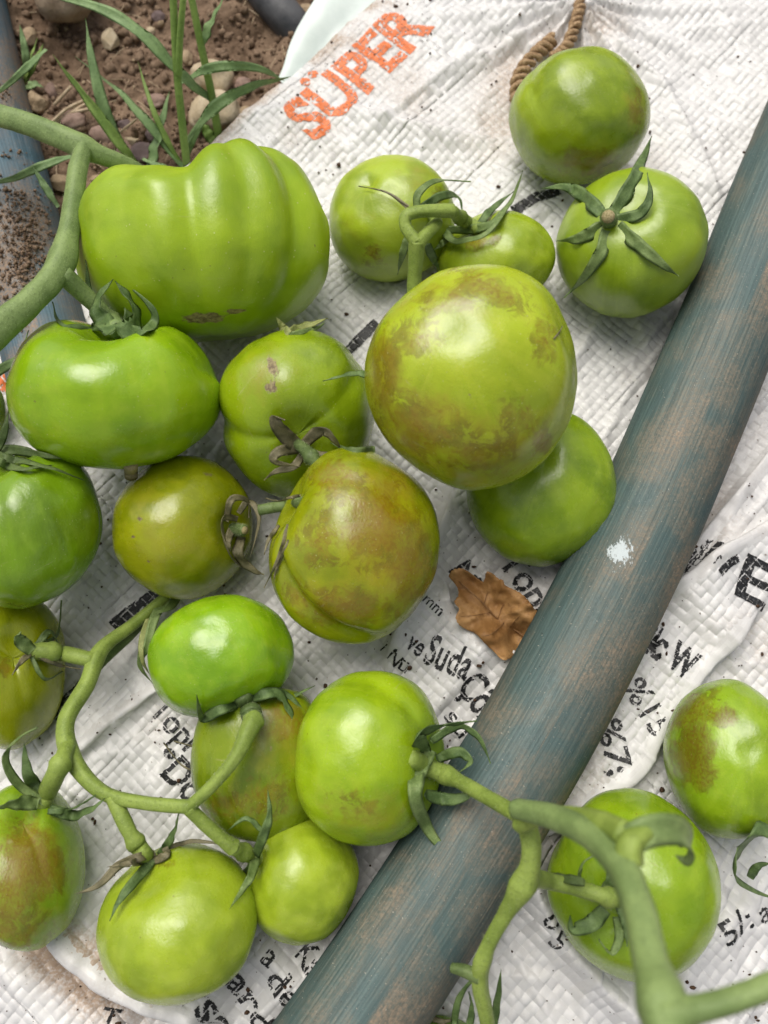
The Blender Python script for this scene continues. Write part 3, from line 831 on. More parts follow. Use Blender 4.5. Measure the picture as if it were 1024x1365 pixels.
    attr(o, 'flush', spots(flush)); attr(o, 'bruise', spots(bruise)); attr(o, 'scar', spots(scar))
    tag(o, label, cat, 'green tomatoes on the sack')
    TOM[key] = dict(o=o, c=ctr, d=depth_of(ctr), r=(rx+ry)/2*sc, px=px, py=py, rx=rx, ry=ry, dep=depth, ax=ax, wv=wv)
    return o
PI = math.pi
YG = dict(deep=(0.155, 0.180, 0.002), mid=(0.262, 0.280, 0.003), pale=(0.36, 0.37, 0.018))
LG = dict(deep=(0.205, 0.275, 0.012), mid=(0.305, 0.385, 0.025), pale=(0.40, 0.46, 0.075))
DG = dict(deep=(0.105, 0.185, 0.004), mid=(0.150, 0.262, 0.006), pale=(0.25, 0.36, 0.04))
tomato('big', 268, 320, 172, 136, 'largest tomato, broad and deeply ribbed, with a brown corky scar low on its front', axis=(-0.08, 1, 0.06), roll=0, depth=0.92, h=0.74,
       ribs=((0.08, 0.115, 0.12), (0.48, 0.060, 0.13), (0.92, 0.085, 0.13), (-0.42, 0.03, 0.18), (-1.15, 0.05, 0.22), (1.6, .05, .2), (2.4, .07, .3), (-2.2, .08, .3)), cav=0.34, cavw=0.40, box=0.02, top=((96, 300), (103, 262), (116, 240), (135, 228), (170, 222), (215, 224), (245, 231), (256, 233), (268, 224), (285, 208), (305, 193), (340, 183), (375, 188), (405, 207), (425, 240), (437, 285), (440, 310)), dents=(((-0.08, 0.80, 0.55), 0.20, 0.09),), scar=((272, 424, 30, 8, 1.0, 3), (310, 415, 24, 4, 0.8, 3)),
       seed=1, mid=(0.275, 0.385, 0.006), deep=(0.180, 0.275, 0.003), rough=0.31, dull=0.02, n=160, mrows=96)
tomato('shiny', 152, 528, 145, 98, 'shiny flattened green tomato with fresh green calyx, lying against the largest tomato', axis=(0.02, 0.93, 0.30), roll=-4, h=0.72, depth=1.06,
       ribs=((-0.42, 0.045, 0.16), (0.55, 0.03, 0.16), (-1.2, 0.04, 0.2), (1.35, 0.03, 0.2), (2.5, .04, .2), (-2.5, .04, .2)), cav=0.20, seed=2, box=0.03, top=((7, 520), (12, 485), (28, 456), (55, 438), (80, 433), (108, 436), (132, 446), (166, 447), (192, 438), (218, 433), (248, 443), (275, 468), (290, 498), (296, 525)), rough=0.20, lift=0.018,
       mid=(0.230, 0.365, 0.004), deep=(0.155, 0.270, 0.003))
tomato('dark', 36, 706, 101, 106, 'dark glossy green tomato at the left edge below the shiny flattened one', axis=(-0.25, 0.9, 0.35), seed=3, ribs=((0.1, .03, .15), (1.0, .02, .2)), rough=0.18, lift=0.016, **DG)
tomato('olive', 243, 703, 94, 96, 'olive yellow tomato with a dried calyx and a cut stalk facing right', axis=(0.86, 0.0, 0.45), seed=4, flush=((230, 730, 70, 60, .5), (190, 660, 40, 40, .4)), scar=((186, 690, 5, 6, .75), (176, 716, 5, 5, .7), (198, 750, 4, 4, .7), (280, 633, 14, 5, .55, -20)), lump=0.045, **YG)
tomato('lobed', 396, 553, 105, 114, 'green tomato with two bottom lobes, dried calyx and pitted brown scar above it', axis=(0.12, -0.42, 0.85), seed=5, h=0.8, ribs=((PI*0.42, .09, .16), (-PI*0.38, .06, .18), (PI, .02, .2)), cav=0.16,
       flush=((350, 500, 50, 50, .45),), scar=((364, 490, 8, 18, .85, 15), (362, 516, 9, 9, .9), (370, 478, 6, 6, .6)), mid=(0.225, 0.305, 0.005), deep=(0.140, 0.205, 0.003))
tomato('blotched', 628, 503, 142, 151, 'big round tomato mottled with brown blotches, top centre of the pile', axis=(0.25, -0.3, -0.9), seed=6, h=0.93, lift=0.041, depth=0.84, lump=0.05, cav=0.05,
       flush=((560, 570, 100, 55, .6), (510, 500, 30, 70, .8), (650, 600, 90, 50, .6), (590, 400, 70, 40, .4)), bruise=((560, 565, 85, 48, .58, -20), (655, 385, 60, 22, .72, -25), (600, 400, 60, 25, .5), (690, 560, 40, 35, .5), (725, 450, 25, 40, .55), (515, 480, 24, 70, .58), (722, 590, 14, 16, .85), (630, 605, 80, 34, .48), (560, 450, 45, 34, .5)),
       scar=((635, 545, 10, 4, .55, -30), (626, 528, 7, 6, .55)), dents=(((0.75, 0.35, 0.55), 0.20, 0.05),), deep=(0.215, 0.275, 0.005), mid=(0.315, 0.380, 0.012), pale=(0.44, 0.45, 0.05), flushc=(0.24, 0.195, 0.008))
tomato('under', 722, 650, 101, 106, 'smooth plain green tomato tucked under the big mottled one, against the pipe', axis=(0.1, -0.3, -0.9), seed=7, depth=0.82, h=0.92, cav=0.05, lump=0.02, mid=(0.215, 0.310, 0.005), deep=(0.140, 0.220, 0.003))
tomato('amber', 474, 729, 112, 130, 'amber brown lobed tomato with a worn shiny patch, in the middle of the pile', axis=(-0.72, 0.42, 0.25), roll=-12, seed=8, h=0.95, ribs=((-0.90, .17, .15), (0.75, .06, .2), (2.2, .05, .3)), cav=0.15, lift=0.012, depth=0.92,
       flush=((510, 720, 60, 90, .6), (520, 650, 50, 40, .6), (450, 800, 60, 30, .5)), bruise=((500, 700, 60, 65, .68), (545, 760, 34, 60, .72), (450, 640, 45, 34, .62), (470, 810, 75, 30, .66), (395, 790, 24, 24, .55), (430, 720, 40, 60, .5)), scar=((425, 762, 14, 9, .42, -20),), rough=0.23, flushc=(0.275, 0.205, 0.010), bruisec=(0.200, 0.115, 0.005), **YG)
tomato('dimple', 523, 291, 84, 85, 'pale green tomato with a dimpled blossom scar, beside the largest tomato', axis=(0.39, -0.34, -0.85), seed=9, h=0.9, cav=0.06, dents=(((-0.40, 0.36, 0.84), 0.13, 0.06),), scar=((486, 262, 5, 5, .55),), flush=((560, 240, 35, 30, .4), (480, 300, 50, 50, .3)), bruise=((498, 334, 12, 10, .75), (585, 262, 10, 12, .7), (500, 345, 20, 12, .5)), dull=0.05, rough=0.28, **LG)
tomato('small', 662, 346, 77, 68, 'small green tomato with a brown patch by its stalk, behind the big mottled one', axis=(-0.6, 0.5, 0.5), seed=10, roll=-12, h=0.8, bruise=((634, 322, 16, 10, .95, 25), (660, 318, 12, 9, .6)), dull=0.03, depth=0.95, **LG)
tomato('twine', 773, 154, 93, 96, 'green tomato resting against the knotted twine near the top of the sack', axis=(-0.35, 0.85, -0.1), roll=-15, seed=11, h=0.92, ribs=((0.25, .035, .2), (-.8, .05, .2)), cav=0.10, flush=((790, 215, 60, 30, .55), (850, 140, 20, 50, .5)), bruise=((785, 215, 50, 24, .55), (848, 150, 14, 45, .5)), dull=0.04, mid=(0.225, 0.295, 0.008), deep=(0.145, 0.205, 0.005))
tomato('star', 843, 323, 102, 101, 'green tomato whose star-shaped calyx faces up, beside the upper pipe', axis=(-0.30, 0.28, 0.91), seed=12, h=0.82, lump=0.02, rough=0.30, dull=0.03, mid=(0.245, 0.330, 0.015), deep=(0.165, 0.240, 0.008))
tomato('oval', 294, 876, 97, 86, 'bright green oval tomato below the olive yellow one', axis=(0.35, -0.72, 0.35), roll=-12, seed=13, h=0.85, ribs=((1.2, .03, .2), (-1.3, .03, .2)), lift=0.015, rough=0.19, mid=(0.200, 0.350, 0.006), deep=(0.135, 0.260, 0.004))
tomato('stained', 346, 1018, 92, 107, 'brown stained tomato partly hidden under the lower green stems', axis=(0.1, 0.95, -0.2), seed=14, depth=0.74, h=0.95, lump=0.04, flush=((370, 980, 60, 60, .5), (330, 1070, 50, 40, .4)), bruise=((380, 960, 40, 30, .6), (360, 1060, 50, 40, .45), (300, 1075, 40, 30, .45)), scar=((362, 1000, 2.5, 7, .7, 10),), deep=(0.095, 0.140, 0.002), mid=(0.165, 0.220, 0.004), pale=(0.25, 0.30, 0.02))
tomato('calyxright', 493, 1011, 100, 117, 'green tomato with a large spread calyx touching the pipe', axis=(0.82, -0.02, 0.42), seed=15, h=0.80, ribs=((-1.25, .055, .16), (1.2, .03, .2), (-.3, .02, .2)), cav=0.16, lift=0.010, flush=((490, 1085, 60, 35, .5),), bruise=((470, 1070, 50, 30, .38),), rough=0.24, mid=(0.265, 0.375, 0.008), deep=(0.175, 0.270, 0.005))
tomato('little', 403, 1173, 76, 88, 'smallest whole green tomato in the lower cluster, near the pipe', axis=(-0.75, 0.4, 0.4), seed=16, lift=0.003, h=0.95, lump=0.03, rough=0.24, flush=((350, 1140, 20, 20, .3),), **LG)
tomato('lowest', 236, 1232, 108, 109, 'large pale green tomato at the bottom with half-dried sepals on top', axis=(-0.35, 0.80, 0.40), seed=17, h=0.88, lump=0.03, rough=0.27, dull=0.03, bruise=((215, 1150, 30, 10, .5),), **LG)
tomato('leftlobed', 14, 896, 74, 104, 'lobed green tomato at the left edge between two others, with a withered calyx', axis=(0.42, 0.3, 0.7), seed=18, ribs=((-1.0, .08, .18), (1.4, .05, .2), (2.6, .06, .2)), bruise=((5, 890, 12, 14, .7),), **YG)
tomato('leftstained', 32, 1156, 84, 112, 'green tomato with a large brown stain at the lower left edge', axis=(0.22, 0.82, 0.42), seed=19, roll=10, ribs=((0.95, .05, .18), (-.6, .03, .2)), flush=((40, 1150, 50, 60, .7), (10, 1230, 70, 40, .5)), bruise=((42, 1150, 42, 56, .85, 20), (15, 1190, 48, 60, .72), (10, 1245, 70, 34, .55)), bruisec=(0.190, 0.105, 0.010), mid=(0.235, 0.345, 0.020), deep=(0.150, 0.245, 0.010))
tomato('rightstained', 974, 1012, 90, 107, 'green tomato with dark brown blotches at the right edge', axis=(0.1, -0.35, -0.9), seed=20, h=0.95, bruise=((925, 1005, 30, 42, .92, 0), (963, 955, 20, 14, .98), (920, 950, 45, 26, .72, 35), (940, 1030, 17, 25, .8)), bruisec=(0.150, 0.080, 0.006), mid=(0.215, 0.325, 0.010), deep=(0.150, 0.230, 0.006))
tomato('stemmed', 848, 1181, 120, 124, 'green tomato behind the thick blurred stem at lower right', axis=(-0.38, -0.08, 0.9), seed=21, roll=-20, h=0.85, rough=0.25, ribs=((2.6, .03, .2), (-2.8, .03, .2)), mid=(0.225, 0.335, 0.006), deep=(0.145, 0.235, 0.004))
tomato('sliver', -44, 545, 52, 54, 'green tomato of which only a sliver shows at the left edge', axis=(0.3, -0.5, 0.6), seed=22)
tomato('bottom', 592, 1412, 58, 60, 'dark green tomato just showing at the bottom edge under hanging sepals', axis=(0.3, 0.8, 0.4), seed=23, **DG)

if os.environ.get('DBG'):
    ks = list(TOM)
    bv = {}
    for k in ks:
        me = TOM[k]['o'].data
        bv[k] = BVHTree.FromPolygons([tuple(x) for x in TOM[k]['wv']], [tuple(p.vertices) for p in me.polygons])
        print('TOM', k, 'c', np.round(TOM[k]['c'], 4), 'r', round(TOM[k]['r'], 4), 'zmin', round(TOM[k]['wv'][:, 2].min(), 4))
    for i, a in enumerate(ks):
        for b in ks[i+1:]:
            if bv[a].overlap(bv[b]):
                ca, cb_ = TOM[a]['c'], TOM[b]['c']
                # penetration along the centre line
                dvec = Vector(cb_ - ca); L = dvec.length; dn = dvec.normalized()
                ha = bv[a].ray_cast(Vector(ca), dn); hb = bv[b].ray_cast(Vector(cb_), -dn)
                print('OVERLAP', a, b, 'pen mm', round((ha[3] + hb[3] - L)*1000, 1), 'dz', round((cb_[2]-ca[2])*1000, 1))

# ------------------------------------------------------------------ calyces and stalks
def surf(T, px, py, lift):
    """a point on (or lifted mm off) the camera side of a tomato, beside it where the ray passes it"""
    if 'bvh' not in T:
        T['bvh'] = BVHTree.FromPolygons([tuple(x) for x in T['wv']], [tuple(p.vertices) for p in T['o'].data.polygons])
    rv = ray(px, py); hit = T['bvh'].ray_cast(Vector(CAM), Vector(rv).normalized())
    if hit[0] is not None:
        return at_depth(px, py, depth_of(np.array(hit[0])) - lift*1e-3)
    rho2 = ((px-T['px'])/T['rx'])**2 + ((py-T['py'])/T['ry'])**2
    k = math.sqrt(max(0.0, 1-rho2))*T['dep']*T['r']
    return at_depth(px, py, T['d'] - k - lift*1e-3)
def surf_path(T, pts, n):
    ctl = []
    for px, py, lf_ in pts:
        if lf_ >= 900: lf_ = (depth_of(surf(T, px, py, 0)) - depth_of(P(px, py, (lf_-1000)*1e-3)))*1e3   # an absolute height, in mm above 1000
        ctl.append((px, py, lf_))
    q = np.array([surf(T, *c) for c in spline(ctl, n)])
    for _ in range(2): q[1:-1] = 0.25*q[:-2] + 0.5*q[1:-1] + 0.25*q[2:]
    return q
def blade_mesh(path, width, hint, fold=0.25, thick=0.00035, prof=None, twist=0.0, wavy=0.25):
    """a thin leaf-shaped blade: closed lens section swept along a path"""
    n = len(path); T, N, B = frames(path, hint)
    s = np.linspace(0, 1, n)
    w = width*(prof(s) if prof else np.clip(1.95*(s+0.10)**0.45*np.clip(1-s, 0, 1)**1.0, 0.03, 1))
    rng_ = np.random.default_rng(int(abs(path[0][0])*1e6) % 9999)
    tw = twist*s*rng_.choice([-1.6, 1.6]) + 0.30*np.sin(s*6 + rng_.uniform(0, 6))
    vs = []
    for i in range(n):
        b = B[i]*math.cos(tw[i]) + N[i]*math.sin(tw[i]); m = -B[i]*math.sin(tw[i]) + N[i]*math.cos(tw[i])
        hw = w[i]/2; wl, wr_ = wavy*math.sin(i*0.9 + tw[0]*7), wavy*math.sin(i*1.1 + 2)
        row = []
        for k in (-1, -0.5, 0, 0.5, 1):
            row.append(path[i] + b*k*hw + m*(abs(k)*hw*(fold + (wl if k < 0 else wr_)) + thick*(1-abs(k))))
        for k in (0.5, 0, -0.5):
            row.append(path[i] + b*k*hw + m*(abs(k)*hw*(fold + (wl if k < 0 else wr_)) - thick*(1-abs(k))))
        vs += row
    f = grid_faces(n, 8, True).tolist()
    f.append(list(range(8))); f.append([ (n-1)*8 + j for j in range(7, -1, -1)])
    return np.array(vs), f
def add_hairs(o, path, rad, count):
    T, N, B = frames(path, (0.1, 0.2, 1)); hv, hf = [], []; n = len(path)
    for i in range(count):
        k = random.randrange(1, n-1); a = random.uniform(0, 2*PI); fr = random.random()
        d = N[k]*math.cos(a) + B[k]*math.sin(a)
        base = path[k]*(1-fr) + path[k+1]*fr + d*rad[k]*0.97; tip = base + (d + T[k]*random.uniform(-.4, .4))*random.uniform(0.0003, 0.0013)
        e = T[k]*0.00004; g = np.cross(T[k], d)*0.00004; b = len(hv)
        hv += [base + e, base - e*0.5 + g, base - e*0.5 - g, tip]; hf += [(b, b+1, b+3), (b+1, b+2, b+3), (b+2, b, b+3)]
    h = mesh_obj('stem_hairs', np.array(hv), hf, M['hair'], o); h['kind'] = 'stuff'
def sepal(key, pts, wpx, mat='sepal', name='sepal', fold=0.3, hint=None, twist=0.3):
    T = TOM[key]
    path = surf_path(T, pts, 22)
    v, f = blade_mesh(path, 0.9*wpx*depth_of(path[0])/F_PX, (CAM - path[0]) if hint is None else hint, fold, twist=twist)
    return mesh_obj(name, v, f, M[mat], T['o'])
def stalk(key, pts, rpx, mat='vine', knuckle=None, cut=False, name='stalk'):
    T = TOM[key]
    path = surf_path(T, pts, 22)
    r0 = np.interp(np.linspace(0, 1, 22), np.linspace(0, 1, len(rpx)), rpx) if isinstance(rpx, (list, tuple)) else np.full(22, rpx)
    rad = r0*depth_of(path[0])/F_PX
    if knuckle is not None:
        s = np.linspace(0, 1, 22); rad = rad*(1 + 0.28*np.exp(-((s-knuckle)/0.06)**2) - 0.10*np.exp(-((s-knuckle-0.12)/0.05)**2))
    v, f = tube_mesh(path, rad, 12)
    o = mesh_obj(name, v, f, M[mat], T['o'])
    if name == 'stalk': add_hairs(o, path, rad, 350)
    if cut:
        e = path[-1]; t = path[-1]-path[-2]; t /= np.linalg.norm(t)
        v, f = tube_mesh(np.array([e - t*0.0002, e + t*rad[-1]*0.30]), np.array([rad[-1]*0.80, rad[-1]*0.75]), 12)
        mesh_obj('cut_end', v, f, M['cut'], o)
    return o
for p, w in (([(815, 288, 0), (838, 250, 2), (856, 214, 3), (869, 181, 6)], 25), ([(822, 292, 0), (852, 286, 3), (866, 264, 6), (863, 230, 9)], 19),
             ([(825, 300, 0), (850, 325, 1), (880, 350, 1.5), (905, 368, 2)], 22), ([(808, 308, 0), (800, 338, 1.5), (780, 368, 2), (752, 397, 3)], 22),
             ([(802, 300, 0), (775, 317, 2), (742, 321, 5)], 22), ([(802, 285, 0), (780, 262, 2), (755, 250, 4), (722, 251, 8)], 24)):
    sepal('star', p, w, 'sepal_light' if w in (22,) else 'sepal')
stalk('star', [(812, 296, -5), (812, 293, 2), (811, 289, 8)], (11, 11), 'vine_dark', None, True)
for p, w, mt in (([(150, 444, 1), (136, 425, 5), (130, 402, 6), (151, 372, 9)], 34, 'sepal'), ([(158, 446, 2), (182, 432, 7), (172, 400, 9), (153, 374, 12)], 36, 'sepal'),
             ([(165, 436, 1), (194, 443, 5), (208, 424, 7), (196, 402, 9), (164, 376, 5)], 17, 'sepal'), ([(142, 436, 0), (110, 436, 1), (80, 430, 2), (70, 402, 4)], 15, 'sepal'),
             ([(130, 425, 0), (120, 395, -2), (114, 346, 2)], 14, 'sepal'), ([(170, 430, -2), (172, 400, -3), (160, 372, -3)], 18, 'sepal')):
    sepal('shiny', p, w, mt)
stalk('shiny', [(158, 440, -4), (146, 424, -3), (118, 398, 0), (82, 364, 1085)], (13, 11, 12, 14), 'vine_grey', 0.3)
stalk('shiny', [(174, 618, -3), (175, 636, 1)], (10, 9), 'cut', name='blossom_scar')
sepal('sliver', [(-30, 505, 3), (0, 493, 10), (26, 475, 12), (38, 440, 14)], 17, 'sepal')
for p, w in (([(-20, 596, 2), (10, 612, 2), (60, 622, 3), (112, 640, 3)], 15), ([(-20, 604, 1), (20, 600, 4), (55, 606, 4), (85, 612, 4)], 18), ([(-10, 610, 2), (5, 580, 8), (12, 545, 10)], 14), ([(-20, 600, 2), (20, 625, 3), (70, 620, 2)], 14)):
    sepal('dark', p, w, 'vine_dark')
for p, w in (([(316, 692, 2), (296, 690, 7), (299, 722, 6), (316, 752, 4), (352, 766, 3)], 12), ([(318, 684, 2), (332, 668, 7), (346, 692, 9), (334, 742, 6)], 11), ([(302, 694, 1), (309, 665, 8), (330, 668, 9), (332, 690, 6)], 12), ([(322, 716, 1), (318, 740, 6), (338, 760, 5), (352, 766, 2)], 17), ([(312, 700, 1), (304, 720, 3), (308, 735, 2)], 14)):
    sepal('olive', p, w, 'sepal_dry')
stalk('olive', [(306, 706, -3), (318, 706, 4), (326, 707, 9)], (10, 7), 'vine_dark', None, True)
for p, w in (([(398, 596, 1), (378, 578, 5), (366, 556, 6), (380, 560, 9)], 26), ([(400, 598, 1), (372, 602, 6), (366, 615, 8), (400, 622, 5)], 18), ([(404, 604, 1), (392, 622, 4), (368, 628, 5), (352, 640, 6)], 14), ([(408, 590, 1), (428, 572, 6), (442, 582, 8), (456, 600, 6)], 20), ([(412, 600, 1), (432, 606, 5), (452, 604, 8), (468, 596, 6)], 9)):
    sepal('lobed', p, w, 'sepal_dry')
stalk('lobed', [(390, 588, -2), (405, 598, 6), (420, 615, 11), (432, 630, 12)], (7, 8, 9.5, 9), 'vine_dark', 0.55)
sepal('lobed', [(385, 444, 0), (400, 437, 3), (418, 432, 5), (437, 424, 8)], 17, 'sepal_pale', 'withered_stub')
sepal('lobed', [(385, 446, 0), (405, 442, 3), (425, 436, 4), (434, 428, 3)], 9, 'sepal_light', 'withered_stub')
sepal('lobed', [(386, 446, 0), (380, 440, 3), (374, 432, 5), (368, 422, 7)], 17, 'sepal_pale', 'withered_stub')
sepal('blotched', [(505, 505, -8), (480, 498, -5), (455, 502, -2), (430, 508, -2)], 12, 'sepal')
sepal('blotched', [(738, 452, 0.5), (746, 442, 2), (750, 434, 4)], 3, 'sepal_dry')
stalk('amber', [(420, 668, -8), (385, 673, -8), (345, 680, -8)], (9, 8), 'vine_dark')
for p, w in (([(384, 700, 0), (372, 742, 3), (352, 784, 2)], 8), ([(385, 720, 0), (368, 760, 2), (366, 775, 2)], 6), ([(372, 700, 2), (358, 720, 4), (352, 740, 6)], 7), ([(400, 660, 2), (372, 668, 5), (354, 664, 7)], 7)):
    sepal('amber', p, w, 'sepal_dry')
sepal('amber', [(500, 600, 2), (470, 602, 0), (440, 590, -2)], 16, 'vine_dark')
for p, w, mt in (([(556, 280, 8), (558, 258, 10), (582, 241, 11), (628, 242, 12)], 13, 'sepal_light'), ([(560, 278, 8), (585, 262, 10), (610, 262, 12), (617, 285, 12)], 15, 'sepal'), ([(548, 312, 8), (538, 335, 8), (530, 366, 7)], 15, 'sepal_light'), ([(570, 325, 8), (578, 345, 8), (586, 360, 6)], 15, 'sepal'), ([(545, 275, 6), (515, 256, 4), (478, 248, 4)], 4, 'sepal_dry'), ([(548, 282, 6), (525, 262, 4), (508, 254, 4)], 4, 'sepal_dry')):
    sepal('dimple', p, w, mt)
for p, w, mt in (([(592, 306, 6), (650, 302, 5), (682, 268, 8), (697, 227, 14)], 15, 'sepal_light'), ([(588, 300, 6), (606, 322, 8), (648, 312, 8), (683, 270, 10)], 14, 'sepal_light'), ([(640, 300, 4), (655, 280, 7), (685, 255, 9)], 14, 'sepal'), ([(600, 316, 6), (585, 328, 7), (575, 335, 6)], 10, 'sepal_light')):
    sepal('small', p, w, mt)
stalk('small', [(640, 306, 2), (622, 296, 8), (602, 281, 1066)], (9, 9, 8), 'vine', 0.7)
for p, w, mt in (([(332, 932, 4), (296, 944, 6), (270, 958, 7), (262, 926, 8)], 20, 'sepal'), ([(336, 930, 4), (368, 924, 9), (384, 945, 11), (396, 972, 10)], 20, 'sepal'), ([(345, 926, 4), (378, 924, 7), (410, 952, 6)], 14, 'sepal'), ([(350, 928, 2), (385, 930, 3), (420, 914, 6)], 13, 'sepal'), ([(326, 940, 4), (308, 975, 8), (299, 1022, 10)], 15, 'sepal'), ([(310, 945, 2), (300, 985, 2), (265, 995, 0), (232, 988, -2)], 13, 'sepal_dry'), ([(300, 985, 2), (275, 1025, 1), (245, 1022, -2), (218, 990, -4)], 6, 'sepal_dry')):
    sepal('oval', p, w, mt)
stalk('oval', [(322, 925, -4), (332, 942, 6), (338, 962, 1064)], (13, 15, 14), 'vine_dark')
for p, w, mt in (([(203, 1138, 2), (160, 1152, 6), (132, 1180, 8), (100, 1192, 8)], 15, 'sepal_dry'), ([(204, 1146, 2), (178, 1176, 5), (160, 1200, 5), (146, 1228, 5)], 17, 'sepal'), ([(206, 1138, 3), (180, 1150, 9), (142, 1156, 12)], 15, 'sepal_dry'), ([(212, 1140, 1), (232, 1112, 2), (238, 1085, 4)], 14, 'sepal'), ([(212, 1136, 1), (255, 1122, 2), (305, 1126, 3)], 9, 'sepal_dry'), ([(205, 1148, 1), (222, 1140, 3), (225, 1130, 2)], 14, 'sepal_dry')):
    sepal('lowest', p, w, mt)
stalk('lowest', [(206, 1154, -5), (192, 1138, 2), (174, 1112, 6), (150, 1062, 1055)], (11, 11, 10.5, 10), 'vine', 0.55)
for p, w, mt in (([(340, 1144, 2), (352, 1112, 1060), (359, 1085, 1064), (357, 1052, 1066)], 16, 'sepal'), ([(342, 1140, 3), (333, 1170, 1052), (306, 1212, 1062)], 16, 'sepal_light'), ([(350, 1108, 1060), (328, 1091, 1063), (304, 1107, 1062)], 9, 'sepal'), ([(338, 1150, 1), (326, 1165, 1), (318, 1195, 0)], 10, 'sepal')):
    sepal('little', p, w, mt)
stalk('little', [(350, 1144, -3), (338, 1142, 4), (310, 1129, 1051)], (10, 10, 10), 'vine', 0.75)
for p, w, mt in (([(566, 1000, 2), (556, 978, 8), (592, 966, 14), (636, 961, 16)], 27, 'sepal'), ([(575, 988, 3), (612, 966, 10), (640, 985, 13), (654, 1018, 12)], 15, 'sepal'), ([(562, 1012, 2), (553, 1062, 7), (580, 1120, 11), (630, 1166, 10)], 24, 'sepal_light'), ([(566, 1060, 6), (606, 1066, 14), (648, 1053, 18)], 22, 'sepal'), ([(582, 1012, 5), (612, 1002, 10), (628, 1016, 12), (612, 1030, 12)], 18, 'sepal'), ([(562, 1082, -6), (540, 1104, -8), (518, 1122, -8)], 14, 'sepal'), ([(575, 1000, 5), (560, 1030, 8), (562, 1060, 8)], 26, 'sepal_light')):
    sepal('calyxright', p, w, mt)
stalk('calyxright', [(542, 1008, -4), (572, 1024, 5), (606, 1038, 14), (648, 1062, 1080), (694, 1088, 1098)], (14, 13, 11, 9.5, 10), 'vine', 0.42)
for p, w, mt in (([(795, 1195, 2), (772, 1176, 9), (776, 1152, 14), (792, 1140, 12)], 14, 'sepal_light'), ([(806, 1212, 2), (788, 1232, 8), (764, 1238, 12), (760, 1220, 14)], 26, 'sepal'), ([(822, 1222, 2), (826, 1250, 6), (815, 1272, 10), (798, 1252, 12)], 15, 'sepal_light'), ([(826, 1200, 2), (835, 1230, 5), (836, 1262, 5)], 20, 'sepal'), ([(805, 1190, 2), (815, 1165, 6), (800, 1145, 8)], 18, 'sepal')):
    sepal('stemmed', p, w, mt)
stalk('stemmed', [(832, 1200, -4), (806, 1195, 8), (762, 1182, 14), (702, 1168, 1092)], (11, 11, 10, 12), 'vine', 0.28)
sepal('stemmed', [(780, 1176, 16), (745, 1170, 21), (706, 1160, 27)], 16, 'vine_dark')
for p, w, mt in (([(60, 1070, 2), (24, 1045, 8), (5, 1010, 12), (24, 984, 14), (50, 970, 14)], 15, 'sepal_light'), ([(66, 1078, 2), (100, 1088, 8), (125, 1078, 12), (140, 1064, 14)], 18, 'sepal'), ([(56, 1066, 3), (38, 1030, 10), (32, 990, 14)], 22, 'sepal'), ([(50, 1072, 3), (20, 1070, 8), (-10, 1078, 10)], 24, 'sepal_light'), ([(64, 1082, 2), (96, 1078, 9), (128, 1060, 12)], 12, 'sepal')):
    sepal('leftstained', p, w, mt)
stalk('leftstained', [(50, 1082, -6), (62, 1058, 3), (80, 1020, 9), (92, 992, 1048)], (13, 13, 12, 11), 'vine', 0.68)
for p, w, mt in (([(42, 868, 3), (24, 850, 7), (28, 842, 9)], 22, 'sepal_light'), ([(46, 872, 3), (78, 886, 8), (108, 892, 6)], 8, 'sepal_dry'), ([(48, 862, 2), (76, 845, 4), (82, 800, 2)], 9, 'vine_dark'), ([(42, 876, 2), (60, 905, 4), (84, 895, 2)], 8, 'vine_dark'), ([(50, 860, 2), (66, 842, 5), (80, 862, 6)], 12, 'vine_dark'), ([(40, 872, 2), (26, 884, 5), (16, 900, 4)], 10, 'sepal_dry')):
    sepal('leftlobed', p, w, mt)
stalk('leftlobed', [(34, 870, -6), (56, 868, 3), (84, 871, 8), (124, 880, 1037)], (12, 12, 11, 10), 'vine', 0.5)
sepal('rightstained', [(1040, 1098, 4), (1000, 1116, 14), (978, 1148, 18), (988, 1180, 14), (1040, 1200, 6)], 30, 'sepal', hint=(1, 0.2, 0.2), fold=0.15)
sepal('rightstained', [(1000, 1170, 4), (1010, 1155, 8), (1030, 1150, 6)], 14, 'sepal', fold=0.15)
for p, w, mt in (([(604, 1378, 6), (613, 1328, 14), (640, 1296, 22)], 12, 'sepal'), ([(622, 1380, 8), (630, 1345, 14), (625, 1322, 18)], 12, 'sepal'), ([(655, 1385, 8), (664, 1335, 16), (668, 1292, 20)], 15, 'sepal'), ([(560, 1350, 6), (590, 1362, 4), (610, 1356, 5)], 9, 'sepal_dry'), ([(646, 1378, 6), (652, 1340, 12), (650, 1310, 16)], 14, 'sepal')):
    sepal('bottom', p, w, mt)

# ------------------------------------------------------------------ vine stems
def vine_path(pts): return spline([P(a, b, z) for a, b, z in pts], 14*len(pts))
def vine_part(root, name, pts, rpx, mat, hairs=0, node=()):
    path = vine_path(pts); n = len(path)
    rp = np.interp(np.linspace(0, 1, n), np.linspace(0, 1, len(rpx)), rpx)
    rad = rp*np.array([depth_of(q) for q in path])/F_PX
    s = np.linspace(0, 1, n)
    for k, amp, w in node: rad = rad*(1 + amp*np.exp(-((s-k)/w)**2))
    rip = 1 + 0.075*np.cos(np.arange(14)*0.4488*4)[None] + 0.035*vnoise(s[:, None]*n*0.25*np.ones(14), np.cos(np.arange(14)*0.449)[None]*1.6*np.ones((n, 1)), np.sin(np.arange(14)*0.449)[None]*1.6*np.ones((n, 1)), seed=n)
    v, f = tube_mesh(path, rad, 14, True, rip)
    o = mesh_obj(name, v, f, M[mat], root)
    if hairs:
        add_hairs(o, path, rad, hairs*5)
    return o
